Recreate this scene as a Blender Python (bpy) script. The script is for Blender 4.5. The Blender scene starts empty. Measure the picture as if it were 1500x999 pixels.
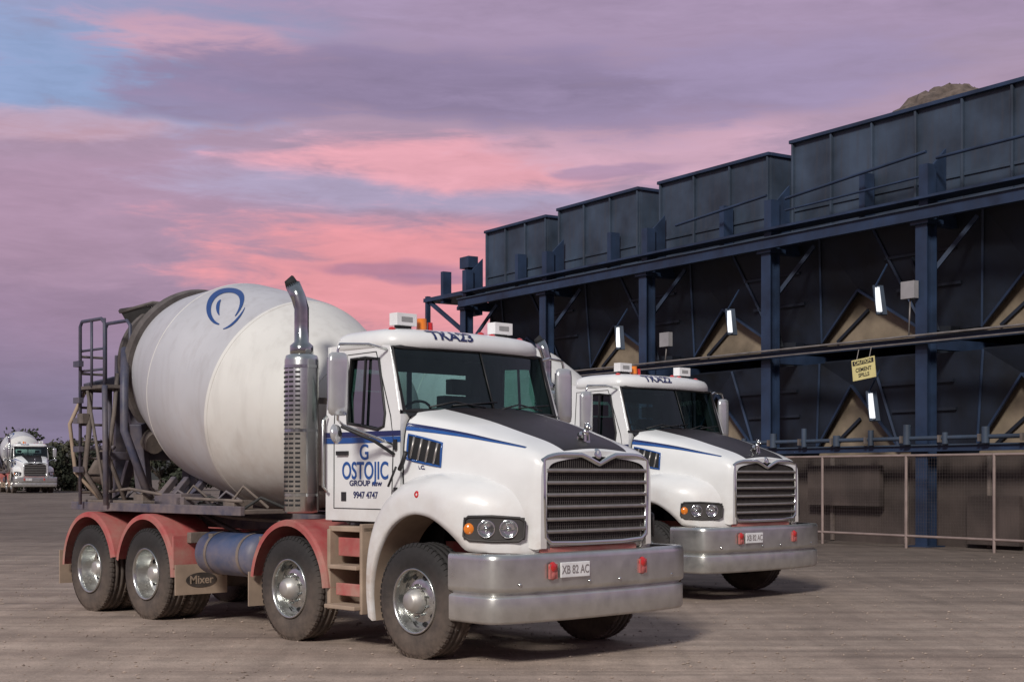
import bpy, bmesh, math, random
from mathutils import Vector, Matrix
random.seed(7)
sc=bpy.context.scene
# ------------------------------------------------------------------ materials
def N(nt,t,**k):
    n=nt.nodes.new(t)
    for a,b in k.items(): setattr(n,a,b)
    return n
MATS={}
DUST=(0.40,0.30,0.235)
def M(name,col,rough=0.5,metal=0.0,dust=0.0,dz=(0.35,1.5),var=0.12,ns=4.0,bump=0.0,bs=40.0,coat=0.0,emit=0.0,streak=0.0):
    if name in MATS: return MATS[name]
    m=bpy.data.materials.new(name); m.use_nodes=True; nt=m.node_tree; L=nt.links
    b=nt.nodes['Principled BSDF']
    tc=N(nt,'ShaderNodeTexCoord'); nz=N(nt,'ShaderNodeTexNoise'); nz.inputs['Scale'].default_value=ns; nz.inputs['Detail'].default_value=4
    L.new(tc.outputs['Object'],nz.inputs['Vector'])
    mx=N(nt,'ShaderNodeMix',data_type='RGBA'); mr=N(nt,'ShaderNodeMapRange')
    mr.inputs[1].default_value=0.3; mr.inputs[2].default_value=0.7
    L.new(nz.outputs[0],mr.inputs[0]); L.new(mr.outputs[0],mx.inputs[0])
    c=Vector(col)
    mx.inputs[6].default_value=(*(c*(1-var)),1); mx.inputs[7].default_value=(*[min(1,q) for q in c*(1+var*0.5)],1)
    out=mx.outputs[2]; rs=None
    if streak>0:
        mp=N(nt,'ShaderNodeMapping'); mp.inputs['Scale'].default_value=(9,9,0.7)
        L.new(tc.outputs['Object'],mp.inputs['Vector'])
        n3=N(nt,'ShaderNodeTexNoise'); n3.inputs['Scale'].default_value=1.0; n3.inputs['Detail'].default_value=4
        L.new(mp.outputs[0],n3.inputs['Vector'])
        r3=N(nt,'ShaderNodeMapRange'); r3.inputs[1].default_value=0.5; r3.inputs[2].default_value=0.8; r3.inputs[4].default_value=streak
        L.new(n3.outputs[0],r3.inputs[0])
        m3=N(nt,'ShaderNodeMix',data_type='RGBA'); L.new(r3.outputs[0],m3.inputs[0]); L.new(out,m3.inputs[6]); m3.inputs[7].default_value=(*(c*0.45+Vector(DUST)*0.2*min(1,c.length*3)),1)
        out=m3.outputs[2]
    if dust>0:
        sp=N(nt,'ShaderNodeSeparateXYZ'); L.new(tc.outputs['Object'],sp.inputs[0])
        r1=N(nt,'ShaderNodeMapRange'); r1.inputs[1].default_value=dz[0]; r1.inputs[2].default_value=dz[1]; r1.inputs[3].default_value=1; r1.inputs[4].default_value=0
        L.new(sp.outputs[2],r1.inputs[0])
        n2=N(nt,'ShaderNodeTexNoise'); n2.inputs['Scale'].default_value=3.3; n2.inputs['Detail'].default_value=6; n2.inputs['Roughness'].default_value=0.65
        L.new(tc.outputs['Object'],n2.inputs['Vector'])
        r2=N(nt,'ShaderNodeMapRange'); r2.inputs[1].default_value=0.3; r2.inputs[2].default_value=0.68; r2.inputs[3].default_value=0.15; L.new(n2.outputs[0],r2.inputs[0])
        mu=N(nt,'ShaderNodeMath',operation='MULTIPLY'); L.new(r1.outputs[0],mu.inputs[0]); L.new(r2.outputs[0],mu.inputs[1])
        mu2=N(nt,'ShaderNodeMath',operation='MULTIPLY'); L.new(mu.outputs[0],mu2.inputs[0]); mu2.inputs[1].default_value=dust; mu2.use_clamp=True
        m2=N(nt,'ShaderNodeMix',data_type='RGBA'); L.new(mu2.outputs[0],m2.inputs[0]); L.new(out,m2.inputs[6]); m2.inputs[7].default_value=(*DUST,1)
        out=m2.outputs[2]
        rr=N(nt,'ShaderNodeMapRange'); rr.inputs[3].default_value=rough; rr.inputs[4].default_value=0.85; L.new(mu2.outputs[0],rr.inputs[0]); L.new(rr.outputs[0],b.inputs['Roughness'])
        if metal>0:
            rm=N(nt,'ShaderNodeMapRange'); rm.inputs[3].default_value=metal; rm.inputs[4].default_value=0; L.new(mu2.outputs[0],rm.inputs[0]); L.new(rm.outputs[0],b.inputs['Metallic'])
    else:
        rr=N(nt,'ShaderNodeMapRange'); rr.inputs[3].default_value=max(0.03,rough-0.06); rr.inputs[4].default_value=min(1,rough+0.08); L.new(nz.outputs[0],rr.inputs[0]); L.new(rr.outputs[0],b.inputs['Roughness'])
        b.inputs['Metallic'].default_value=metal
    L.new(out,b.inputs['Base Color'])
    b.inputs['Coat Weight'].default_value=coat; b.inputs['Coat Roughness'].default_value=0.08
    if emit>0:
        b.inputs['Emission Color'].default_value=(*col,1); b.inputs['Emission Strength'].default_value=emit
    if bump>0:
        bn=N(nt,'ShaderNodeTexNoise'); bn.inputs['Scale'].default_value=bs; bn.inputs['Detail'].default_value=4
        L.new(tc.outputs['Object'],bn.inputs['Vector'])
        bu=N(nt,'ShaderNodeBump'); bu.inputs['Strength'].default_value=bump; bu.inputs['Distance'].default_value=0.02
        L.new(bn.outputs[0],bu.inputs['Height']); L.new(bu.outputs[0],b.inputs['Normal'])
    MATS[name]=m; return m
white=M('white_paint',(0.77,0.78,0.78),0.35,dust=1.0,dz=(0.45,1.7),var=0.05,coat=0.5)
drumw=M('drum_white',(0.67,0.66,0.63),0.5,var=0.09,ns=1.3,streak=0.32,dust=0.8,dz=(1.0,2.6))
drumg=M('drum_grey_shaded',(0.49,0.49,0.52),0.5,var=0.11,ns=1.1,streak=0.38,dust=0.7,dz=(1.2,2.8))  # middle and rear drum: shade of the side facing away put into the grey
black=M('black_rubber_trim',(0.018,0.018,0.02),0.55,dust=0.3)
hoodblack=M('hood_matte_black',(0.018,0.013,0.015),0.42,var=0.3,ns=7,dust=0.0,bump=0.06,bs=90)
dark=M('dark_void',(0.012,0.012,0.014),0.8)
chrome=M('chrome',(0.72,0.75,0.73),0.12,1.0,var=0.06)
pipechrome=M('stack_pipe_steel',(0.50,0.52,0.51),0.15,1.0,var=0.25,ns=6)
steel=M('brushed_steel',(0.64,0.66,0.64),0.24,0.96,dust=0.40,dz=(0.3,1.3),var=0.18,ns=5,bump=0.06,bs=6)
barsteel=M('grille_steel',(0.38,0.36,0.34),0.34,0.7,var=0.15,ns=12)
meshd=M('grille_mesh',(0.12,0.105,0.10),0.5,0.5,var=0.2,ns=12)
alu=M('aluminium_rim',(0.60,0.62,0.60),0.20,1.0,dust=0.28,dz=(-0.5,0.4),var=0.25,ns=12)
tyre=M('tyre_rubber',(0.022,0.020,0.020),0.8,dust=0.62,dz=(-0.75,0.35),var=0.25,ns=20,bump=0.15,bs=60)
red=M('red_paint',(0.43,0.045,0.055),0.5,dust=1.0,dz=(0.2,2.0),var=0.25,ns=3)
redlens=M('red_lens',(0.55,0.02,0.02),0.15,coat=1)
amber=M('amber_lens',(0.80,0.22,0.02),0.15,coat=1)
navy=M('navy_steel',(0.025,0.038,0.085),0.5,dust=0.6,dz=(0.4,4.5),var=0.25)
bluet=M('blue_tank',(0.025,0.06,0.15),0.42,dust=0.75,dz=(0.4,1.2),var=0.2)
stripeb=M('stripe_blue',(0.012,0.08,0.30),0.35,coat=0.4)
logob=M('drum_logo_blue',(0.015,0.06,0.22),0.45)
striped=M('stripe_dark_blue',(0.012,0.02,0.10),0.35,coat=0.4)
inter=M('interior_grey',(0.085,0.09,0.10),0.8)
tan=M('dusty_plate',(0.36,0.27,0.20),0.8,var=0.3,dust=0.3)
plate=M('plate_white',(0.8,0.8,0.8),0.35)
lampg=M('lamp_reflector',(0.85,0.85,0.87),0.08,1.0,var=0.02)
dirty=M('dirty_steel',(0.12,0.105,0.10),0.75,0.2,dust=0.6,dz=(0.2,3.5),var=0.35,ns=7,bump=0.2)
hopb=M('hopper_dark_rubber',(0.03,0.03,0.03),0.7,var=0.4,ns=6)
mirrorw=M('mirror_shell',(0.62,0.63,0.64),0.2,0.6)
def glassmat(name,tint,gl=0.06,gm_=0.75):
    m=bpy.data.materials.new(name); m.use_nodes=True; nt=m.node_tree; nt.nodes.clear(); L=nt.links
    o=N(nt,'ShaderNodeOutputMaterial'); t=N(nt,'ShaderNodeBsdfTransparent'); g=N(nt,'ShaderNodeBsdfGlossy')
    t.inputs[0].default_value=(*tint,1); g.inputs['Roughness'].default_value=0.02; g.inputs[0].default_value=(0.8,0.92,0.92,1)
    fr=N(nt,'ShaderNodeLayerWeight'); fr.inputs[0].default_value=0.25
    mr=N(nt,'ShaderNodeMapRange'); mr.inputs[3].default_value=gl; mr.inputs[4].default_value=gm_
    L.new(fr.outputs['Fresnel'],mr.inputs[0])
    mx=N(nt,'ShaderNodeMixShader'); L.new(mr.outputs[0],mx.inputs[0]); L.new(t.outputs[0],mx.inputs[1]); L.new(g.outputs[0],mx.inputs[2]); L.new(mx.outputs[0],o.inputs[0])
    return m
glass=glassmat('windshield_glass',(0.52,0.70,0.67),0.05)
sglass=glassmat('side_glass',(0.10,0.22,0.20),0.02,0.4)
lens=glassmat('lamp_lens_glass',(0.9,0.9,0.9),0.1)
# ------------------------------------------------------------------ mesh helper
class Part:
    def __init__(s,name): s.name=name; s.v=[]; s.f=[]; s.m=[]; s.s=[]; s.mats=[]
    def mi(s,mat):
        if mat not in s.mats: s.mats.append(mat)
        return s.mats.index(mat)
    def add(s,vs,fs,mat,smooth=False):
        o=len(s.v); s.v+= [tuple(v) for v in vs]; k=s.mi(mat)
        for f in fs: s.f.append([i+o for i in f]); s.m.append(k); s.s.append(smooth)
        return s
    def box(s,x0,x1,y0,y1,z0,z1,mat,rot=None):
        vs=[Vector((x,y,z)) for x in(x0,x1) for y in(y0,y1) for z in(z0,z1)]
        if rot:
            c=sum(vs,Vector())/8; vs=[c+rot@(v-c) for v in vs]
        return s.add(vs,[(0,1,3,2),(4,6,7,5),(0,4,5,1),(2,3,7,6),(0,2,6,4),(1,5,7,3)],mat)
    def beam(s,p0,p1,w,h,mat,up=(0,0,1)):
        p0=Vector(p0);p1=Vector(p1);d=(p1-p0).normalized();u=Vector(up)
        sd=d.cross(u)
        if sd.length<1e-3: sd=d.cross(Vector((1,0,0)))
        sd.normalize(); u=sd.cross(d)
        vs=[p+sd*a*w/2+u*b*h/2 for p in(p0,p1) for a,b in((-1,-1),(1,-1),(1,1),(-1,1))]
        return s.add(vs,[(0,1,2,3),(7,6,5,4),(0,4,5,1),(1,5,6,2),(2,6,7,3),(3,7,4,0)],mat)
    def rev(s,prof,o,d,n,mat,smooth=True,arc=None):
        o=Vector(o);d=Vector(d).normalized(); a=Vector((0,0,1)) if abs(d.z)<0.9 else Vector((1,0,0))
        e1=d.cross(a).normalized(); e2=d.cross(e1)
        vs=[];fs=[]
        for (t,r) in prof:
            for i in range(n):
                th=2*math.pi*i/n; vs.append(o+d*t+(e1*math.cos(th)+e2*math.sin(th))*r)
        for j in range(len(prof)-1):
            for i in range(n):
                k=(i+1)%n; fs.append((j*n+i,j*n+k,(j+1)*n+k,(j+1)*n+i))
        return s.add(vs,fs,mat,smooth)
    def cyl(s,p0,p1,r0,mat,r1=None,n=16,caps=True):
        p0=Vector(p0);p1=Vector(p1);d=p1-p0;l=d.length; r1=r0 if r1 is None else r1
        s.rev([(0,r0),(l,r1)],p0,d,n,mat)
        if caps:
            s.rev([(0,0.0005),(0,r0)],p0,d,n,mat,False); s.rev([(l,r1),(l,0.0005)],p0,d,n,mat,False)
        return s
    def tube(s,pts,r,mat,n=8,closed=False):
        P=[Vector(p) for p in pts]; m=len(P); vs=[];fs=[]
        pr=None
        for i in range(m):
            if closed: d=P[(i+1)%m]-P[i-1]
            else: d=P[min(i+1,m-1)]-P[max(i-1,0)]
            d.normalize()
            if pr is None:
                a=Vector((0,0,1)) if abs(d.z)<0.9 else Vector((1,0,0)); e1=d.cross(a).normalized()
            else: e1=(pr-d*pr.dot(d)).normalized()
            pr=e1; e2=d.cross(e1); rr=r[i] if isinstance(r,(list,tuple)) else r
            for k in range(n):
                th=2*math.pi*k/n; vs.append(P[i]+(e1*math.cos(th)+e2*math.sin(th))*rr)
        for i in range(m if closed else m-1):
            for k in range(n): fs.append((i*n+k,i*n+(k+1)%n,((i+1)%m)*n+(k+1)%n,((i+1)%m)*n+k))
        if not closed:
            fs.append(tuple(range(n))[::-1]); fs.append(tuple((m-1)*n+k for k in range(n)))
        return s.add(vs,fs,mat,True)
    def grid(s,rows,mat,smooth=True,matf=None,closed=False):
        nr=len(rows); nc=len(rows[0]); o=len(s.v)
        for r in rows: s.v+=[tuple(p) for p in r]
        for i in range(nr-1):
            for j in range(nc if closed else nc-1):
                k=(j+1)%nc
                s.f.append([o+i*nc+j,o+i*nc+k,o+(i+1)*nc+k,o+(i+1)*nc+j]); s.m.append(s.mi(matf(i,j) if matf else mat)); s.s.append(smooth)
        return s
    def poly(s,pts,mat): return s.add(pts,[tuple(range(len(pts)))],mat)
    def prism(s,pts,ext,mat):
        n=len(pts); e=Vector(ext); vs=[Vector(p) for p in pts]; vs=vs+[v+e for v in vs]
        fs=[tuple(range(n)),tuple(range(2*n-1,n-1,-1))]+[(i,(i+1)%n,n+(i+1)%n,n+i) for i in range(n)]
        return s.add(vs,fs,mat)
    def build(s,parent=None,bevel=0,solid=0,recalc=True,sub=0):
        me=bpy.data.meshes.new(s.name); me.from_pydata(s.v,[],s.f)
        for m in s.mats: me.materials.append(m)
        me.polygons.foreach_set('material_index',s.m); me.polygons.foreach_set('use_smooth',s.s)
        if recalc:
            bm=bmesh.new(); bm.from_mesh(me); bmesh.ops.recalc_face_normals(bm,faces=bm.faces); bm.to_mesh(me); bm.free()
        me.update()
        ob=bpy.data.objects.new(s.name,me); sc.collection.objects.link(ob)
        if parent: ob.parent=parent
        if solid:
            md=ob.modifiers.new('solid','SOLIDIFY'); md.thickness=solid; md.offset=0
        if bevel:
            md=ob.modifiers.new('bevel','BEVEL'); md.width=bevel; md.segments=2; md.limit_method='ANGLE'; md.angle_limit=math.radians(40)
        return ob
def text_obj(name,txt,size,mat,mtx,parent,bold=0.0,ext=0.002,sx=1.0,fn=None):
    cu=bpy.data.curves.new(name,'FONT'); cu.body=txt; cu.size=size; cu.align_x='CENTER'; cu.align_y='CENTER'; cu.extrude=ext; cu.offset=bold
    o=bpy.data.objects.new(name+'_c',cu); sc.collection.objects.link(o)
    bpy.context.view_layer.update()
    me=bpy.data.meshes.new_from_object(o.evaluated_get(bpy.context.evaluated_depsgraph_get()))
    bpy.data.objects.remove(o)
    if fn:
        bm=bmesh.new(); bm.from_mesh(me); bmesh.ops.triangulate(bm,faces=bm.faces); bmesh.ops.subdivide_edges(bm,edges=bm.edges,cuts=2,use_grid_fill=True); bm.to_mesh(me); bm.free()
        for v in me.vertices: v.co=fn(v.co.x*sx,v.co.y,v.co.z)
    else: me.transform(mtx@Matrix.Diagonal((sx,1,1,1)))
    me.materials.clear(); me.materials.append(mat)
    ob=bpy.data.objects.new(name,me); sc.collection.objects.link(ob); ob.parent=parent
    return ob
def SIDE(x,y,z): return Matrix.Translation((x,y,z))@Matrix.Rotation(math.pi/2,4,'X')
def FRONT(x,y,z,tilt=0,yaw=0): return Matrix.Translation((x,y,z))@Matrix.Rotation(math.pi/2+yaw,4,'Z')@Matrix.Rotation(math.pi/2-tilt,4,'X')
def lerp(a,b,t): return a+(b-a)*t
def interp(tab,x):
    if x<=tab[0][0]: return tab[0][1]
    for (a,b),(c,d) in zip(tab,tab[1:]):
        if x<=c: return lerp(b,d,(x-a)/(c-a))
    return tab[-1][1]
def cr(p0,p1,p2,p3,t):
    return 0.5*((2*p1)+(-p0+p2)*t+(2*p0-5*p1+4*p2-p3)*t*t+(-p0+3*p1-3*p2+p3)*t**3)
def crs(P,t):
    n=len(P)-1; i=min(int(t),n-1) if t>0 else 0; f=t-i
    return cr(P[max(i-1,0)],P[i],P[i+1],P[min(i+2,n)],f)
# ------------------------------------------------------------------ TRUCK
def empty(name,loc,rotz):
    e=bpy.data.objects.new(name,None); sc.collection.objects.link(e); e.location=loc; e.rotation_euler=(0,0,rotz); return e
T1=empty('concrete_mixer_truck',(0.012,13.758,0),math.radians(-46.63))
# hood surface
HS=[(-0.40,[(1.03,1.35),(1.04,1.75),(1.02,2.05),(0.96,2.20),(0.82,2.275),(0.42,2.325),(0,2.34)]),
    (-0.1,[(1.0,1.35),(1.01,1.70),(0.985,1.99),(0.915,2.14),(0.77,2.21),(0.40,2.265),(0,2.285)]),
    (0.25,[(0.95,1.30),(0.95,1.65),(0.935,1.91),(0.865,2.06),(0.72,2.13),(0.38,2.185),(0,2.205)]),
    (0.6,[(0.90,1.20),(0.89,1.60),(0.875,1.83),(0.81,1.965),(0.67,2.03),(0.35,2.08),(0,2.10)]),
    (0.9,[(0.83,1.10),(0.825,1.55),(0.81,1.755),(0.76,1.885),(0.62,1.945),(0.32,1.985),(0,2.0)]),
    (1.05,[(0.78,1.02),(0.775,1.52),(0.765,1.72),(0.725,1.835),(0.60,1.885),(0.30,1.92),(0,1.935)]),
    (1.12,[(0.73,1.02),(0.725,1.50),(0.72,1.68),(0.69,1.785),(0.57,1.835),(0.28,1.87),(0,1.885)])]
HC=[[Vector((x,-y,z)) for y,z in pts] for x,pts in HS]
def hood(a,b): # a 0..6 station, b 0..12 across
    row=[crs([HC[i][j] for i in range(7)],a) for j in range(7)]
    full=row+[Vector((p.x,-p.y,p.z)) for p in row[-2::-1]]
    return crs(full,b)
p=Part('hood')
rows=[[hood(a*6/36,b*12/60) for b in range(61)] for a in range(37)]
p.grid(rows,white,True,lambda i,j:(hoodblack if (23<=j<=36 and i<33) else white))
front=[r for r in rows[-1]]
p.grid([front,[Vector((q.x-0.0,q.y*0.9,lerp(q.z,1.02,0.06) if q.z>1.1 else q.z)) for q in front]],white,False)
p.build(T1)
def hoff(a,b,o=0.006,sg=1):
    c=hood(a,b); da=hood(min(a+.02,6),b)-hood(max(a-.02,0),b); db=hood(a,b+.02)-hood(a,max(b-.02,0)); n=da.cross(db).normalized()
    if n.dot(Vector((0,c.y,0.4)))<0: n=-n
    q=c+n*o; return Vector((q.x,q.y*sg,q.z))
p=Part('hood_stripe')
for sg in(1,-1):
    for mat,lo0,lo1,hi0,hi1 in((striped,2.42,3.42,2.62,3.47),(stripeb,2.18,3.30,2.40,3.40)):
        rws=[]
        for k in range(41):
            t=k/40; a=t*4.1
            lo=lerp(lo0,lo1,t**1.3); hi=lerp(hi0,hi1,t**1.3)
            rws.append([hoff(a,lerp(lo,hi,q/3),0.005,sg) for q in range(4)])
        p.grid(rws,mat)
    p.tube([hoff(0.02,b/4,0.001,sg) for b in range(0,24)],0.007,dark,5)
p.build(T1)
# nose block behind grille
p=Part('nose_panel')
p.box(0.9,1.08,-0.74,0.74,1.0,1.74,white)
p.box(0.75,1.10,-0.70,0.56,0.955,1.03,red)
p.build(T1,bevel=0.02)
# grille
p=Part('grille')
gx=1.13
def gtop(y):
    a=abs(y)
    return 1.765+0.080*min(1,(max(0,a-0.02)/0.20))**0.8 - 0.05*max(0,(a-0.45)/0.25)**2
def gxx(y): return gx-0.03*(y/0.69)**2
def gout(dx=0,ins=0):
    pts=[]
    ys=[i/12*0.68 for i in range(-12,13)]
    for y in ys: pts.append(Vector((gxx(y)+dx,y*(1-ins),gtop(y)-ins)))
    for y,z in((0.68,1.45),(0.665,1.12),(0.6,1.07),(0.3,1.06),(0,1.06),(-0.3,1.06),(-0.6,1.07),(-0.665,1.12),(-0.68,1.45)): pts.append(Vector((gxx(y)+dx,y*(1-ins),z+ins*.5)))
    return pts
p.tube(gout(),0.026,chrome,8,True)
for i in range(-12,12):
    y0,y1=i/12*.68,(i+1)/12*.68
    p.add([(gxx(y0)-.022,y0,1.07),(gxx(y1)-.022,y1,1.07),(gxx(y1)-.022,y1,gtop(y1)),(gxx(y0)-.022,y0,gtop(y0))],[(0,1,2,3)],dark)
for k in range(6):
    z=1.165+k*0.108
    rws=[]
    for i in range(17):
        y=(i/8-1)*0.655
        x=gxx(y)+0.012
        rws.append([Vector((x-0.02,y,z+0.018)),Vector((x+0.002,y,z+0.020)),Vector((x+0.014,y,z+0.006)),Vector((x+0.012,y,z-0.012)),Vector((x-0.02,y,z-0.018))])
    p.grid(rws,barsteel)
for i in range(-26,27):
    y=i*0.0248; x=gxx(y)-0.008
    p.box(x-0.003,x+0.002,y-0.0022,y+0.0022,1.08,gtop(y)-0.02,meshd)
for i in range(13):
    y0=-.65+i*.1; 
    for j in range(27): 
        z=1.09+j*0.0245
        if z<gtop(y0+.05)-.03: p.box(gxx(y0+.05)-0.012,gxx(y0+.05)-0.009,y0,y0+.1,z-0.0018,z+0.0018,meshd)
p.rev([(0,0.0005),(0.012,0.035),(0,0.05)],(gx-0.012,0,1.86),(1,0,0.3),20,chrome)
p.build(T1)
# fenders + arches
YT=[(-1,1.21),(0.45,1.235),(0.58,1.18),(0.8,1.04),(1.0,0.875),(1.1,0.77)]
FT=[(197,(-0.77,0.36)),(180,(-0.80,0.60)),(165,(-0.80,0.90)),(150,(-0.76,1.14)),(135,(-0.67,1.34)),(120,(-0.52,1.50)),(105,(-0.29,1.62)),(90,(0,1.67)),(75,(0.30,1.66)),(60,(0.60,1.61)),(48,(0.84,1.545)),(38,(0.98,1.47)),(28,(1.06,1.36)),(18,(1.09,1.2)),(8,(1.10,1.08)),(0,(1.10,0.98))]
p=Part('front_fender')
for sg in(-1,1):
    rws=[]
    for th,(tx,tz) in FT:
        a=math.radians(th); lx=(0.77 if th<90 else 0.68)*math.cos(a); lz=0.525+0.785*math.sin(a)
        if lx>0: lz=max(lz,0.985)
        r=[Vector((lx,sg*0.75,lz)),Vector((lx,sg*(interp(YT,lx)-0.05),lz))]
        for k in range(11):
            m=k/10; x=lerp(lx,tx,m); z=lerp(lz,tz,m)
            ins=0.0 if m<0.45 else 0.17*((m-0.45)/0.55)**2.4
            if k==0: ins=0.004
            r.append(Vector((x,sg*(interp(YT,x)-ins),z)))
        r.append(Vector((tx*0.985,sg*0.88 if tx<0.8 else sg*0.66,tz+0.035))); r.append(Vector((tx*0.97,sg*(0.7 if tx<0.8 else .5),tz+0.02)))
        rws.append(r)
    dense=[]
    n=len(rws)-1
    for i in range(n*3+1):
        t=i/3; dense.append([crs([rws[q][j] for q in range(n+1)],t) for j in range(len(rws[0]))])
    p.grid(dense,white,True,lambda i,j: tan if j<1 else white)
    p.rev([(-0.01,0.001),(0.012,0.022),(0,0.034)],(0.02,sg*1.225,1.49),(0,sg,0.05),16,redlens)
p.build(T1)
# hood side vent
p=Part('hood_vent')
for sg in(1,-1):
    A0,A1=0.25,1.5
    rws=[[hoff(lerp(A0,A1,i/6),lerp(1.22,2.02,j/4),0.004,sg) for j in range(5)] for i in range(7)]
    p.grid(rws,dark)
    edge=[rws[0][j] for j in range(5)]+[rws[i][4] for i in range(1,7)]+[rws[6][j] for j in range(3,-1,-1)]+[rws[i][0] for i in range(5,0,-1)]
    p.tube(edge,0.012,stripeb,6,True)
    for k in range(4):
        a=lerp(A0,A1,(k+0.6)/4.4); p.tube([hoff(a,1.26,0.012,sg),hoff(a+.1,1.98,0.012,sg)],0.014,barsteel,6)
p.build(T1)
# headlights
p=Part('headlights')
for sg in(-1,1):
    def hp(t,z,o):
        x=lerp(0.60,1.035,t); y=interp(YT,x); n=Vector((0.66,0.75,0)).normalized(); return Vector((x+n.x*o,sg*(y+n.y*o),z))
    out=[]
    for t,z in((0,1.13),(0.02,1.27),(0.08,1.30),(0.5,1.305),(0.93,1.29),(1,1.26),(0.99,1.12),(0.92,1.09),(0.5,1.085),(0.1,1.095)): out.append((t,z))
    rws=[[hp(i/12,lerp(1.10,1.295,j/4),0.012) for j in range(5)] for i in range(13)]
    p.grid(rws,black)
    p.tube([hp(t,z,0.014) for t,z in out],0.013,black,6,True)
    for t,rd,mt in((0.10,0.05,amber),(0.40,0.078,lampg),(0.76,0.082,lampg)):
        c=hp(t,1.195,0.018); d=Vector((0.72,sg*0.69,0))
        if mt is amber:
            p.rev([(0.012,0.001),(0.010,rd*.7),(-0.005,rd)],c,d,20,mt)
        else:
            p.rev([(0.012,rd),(0.016,rd-0.006),(0.004,rd-0.014),(-0.0,rd*0.5),(-0.002,0.022)],c,d,28,lampg)
            p.rev([(0.014,0.001),(0.012,0.018),(0.0,0.024)],c,d,16,chrome)
            p.rev([(0.024,0.001),(0.020,rd*0.6),(0.012,rd)],c,d,24,lens)
p.build(T1)
# bumper
BP=[(0.50,1.27),(0.78,1.28),(0.93,1.275),(1.01,1.255),(1.06,1.215),(1.10,1.14),(1.135,1.0),(1.17,0.75),(1.195,0.4),(1.20,0)]
path=[(x,-y+0.01*(y>1)) for x,y in BP]+[(x,y*1.05) for x,y in BP[-2::-1]]
prof=[(-0.10,0.985),(-0.02,0.985),(0.0,0.965),(0.004,0.93),(0.004,0.70),(0.0,0.665),(-0.03,0.645),(-0.045,0.635),(-0.045,0.63),(-0.01,0.615),(-0.005,0.60),(-0.005,0.41),(-0.02,0.385),(-0.08,0.38)]
p=Part('bumper'); rws=[]
for i,(x,y) in enumerate(path):
    a=Vector(path[max(i-1,0)]); b=Vector(path[min(i+1,len(path)-1)]); d=(b-a).normalized(); n=Vector((d.y,-d.x)) 
    if n.dot(Vector((x-0.3,y)))<0: n=-n
    rws.append([Vector((x+n.x*o,y+n.y*o,z)) for o,z in prof])
p.grid(rws,steel)
for y in(-0.66,0.52):
    p.rev([(0.025,0.001),(0.025,0.03),(0.0,0.05)],(1.2,y,0.86),(1,0,0),18,redlens); p.rev([(0.02,0.001),(0.02,0.025),(0.0,0.042)],(1.2,y,0.79),(1,0,0),18,red)
    p.box(1.19,1.215,y-0.045,y+0.045,0.76,0.89,red)
for y in(-1.0,-0.2,0.2,1.0):
    p.rev([(0.012,0.001),(0.010,0.012),(0.0,0.016)],(1.205 if abs(y)<.5 else 1.142,y,0.72),(1,0,0),10,chrome)
ob=p.build(T1)
p=Part('number_plate'); p.box(1.21,1.222,-0.58,-0.21,0.765,0.90,plate); p.build(T1,bevel=0.006)
text_obj('plate_text','XB 82 AC',0.105,M('plate_grey',(0.25,0.22,0.22),0.5),FRONT(1.224,-0.395,0.832),T1,0.001,0.001,0.78)
# cab
def ty(z,b=1.06): return b-max(0,z-2.1)*0.06
p=Part('cab_body')
outer=[(-1.60,1.22),(-1.0,1.22),(-.42,1.22),(-.42,2.10),(-.44,2.29),(-.64,2.90),(-1.1,2.94),(-1.6,2.94),(-1.6,2.1)]
inner=[(-1.24,2.17),(-1.0,2.14),(-.76,2.10),(-.665,2.13),(-.655,2.25),(-.79,2.78),(-1.0,2.80),(-1.23,2.80),(-1.27,2.4)]
for sg in(-1,1):
    for off,mt in((0,white),(-0.05,inter)):
        o=[Vector((x,sg*(ty(z)+off),z)) for x,z in outer]; n_=[Vector((x,sg*(ty(z)+off),z)) for x,z in inner]
        vs=o+n_; k=9
        p.add(vs,[(i,(i+1)%k,k+(i+1)%k,k+i) for i in range(k)],mt)
    a=[Vector((x,sg*ty(z),z)) for x,z in inner]; b=[Vector((x,sg*(ty(z)-0.05),z)) for x,z in inner]
    p.grid([a+[a[0]],b+[b[0]]],black,False)
ro=[(-1.06,1.22),(0,1.22),(1.06,1.22),(1.03,2.94),(0,2.94),(-1.03,2.94)]
ri=[(-.8,2.2),(0,2.2),(.8,2.2),(.8,2.74),(0,2.74),(-.8,2.74)]
vs=[Vector((-1.6,y,z)) for y,z in ro]+[Vector((-1.6,y,z)) for y,z in ri]
p.add(vs,[(i,(i+1)%6,6+(i+1)%6,6+i) for i in range(6)],white)
vs=[Vector((-1.585,y*.98,z)) for y,z in ro]+[Vector((-1.585,y,z)) for y,z in ri]
p.add(vs,[(i,(i+1)%6,6+(i+1)%6,6+i) for i in range(6)],inter)
p.box(-1.592,-1.578,-0.03,0.03,2.2,2.74,inter)
p.box(-1.58,-0.44,-1.0,1.0,1.2,1.26,black)
p.box(-0.50,-0.42,-1.055,1.055,1.25,2.24,white)
p.build(T1)
def wb(y): return Vector((-0.44+0.17*(1-y*y),y*1.0,2.27))
def wt(y): return Vector((-0.64+0.15*(1-y*y),y*0.99,2.885))
p=Part('windshield'); p.grid([[wb(i/10)*(1-k/6)+wt(i/10)*(k/6) for i in range(-10,11)] for k in range(7)],glass); p.build(T1)
p=Part('window_seals')
loop=[wb(i/10) for i in range(-10,11)]+[wt(i/10) for i in range(10,-11,-1)]
p.tube(loop,0.024,black,6,True)
p.tube([wb(0)+Vector((0.01,0,0)),wt(0)+Vector((0.01,0,0))],0.008,black,6)
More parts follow.
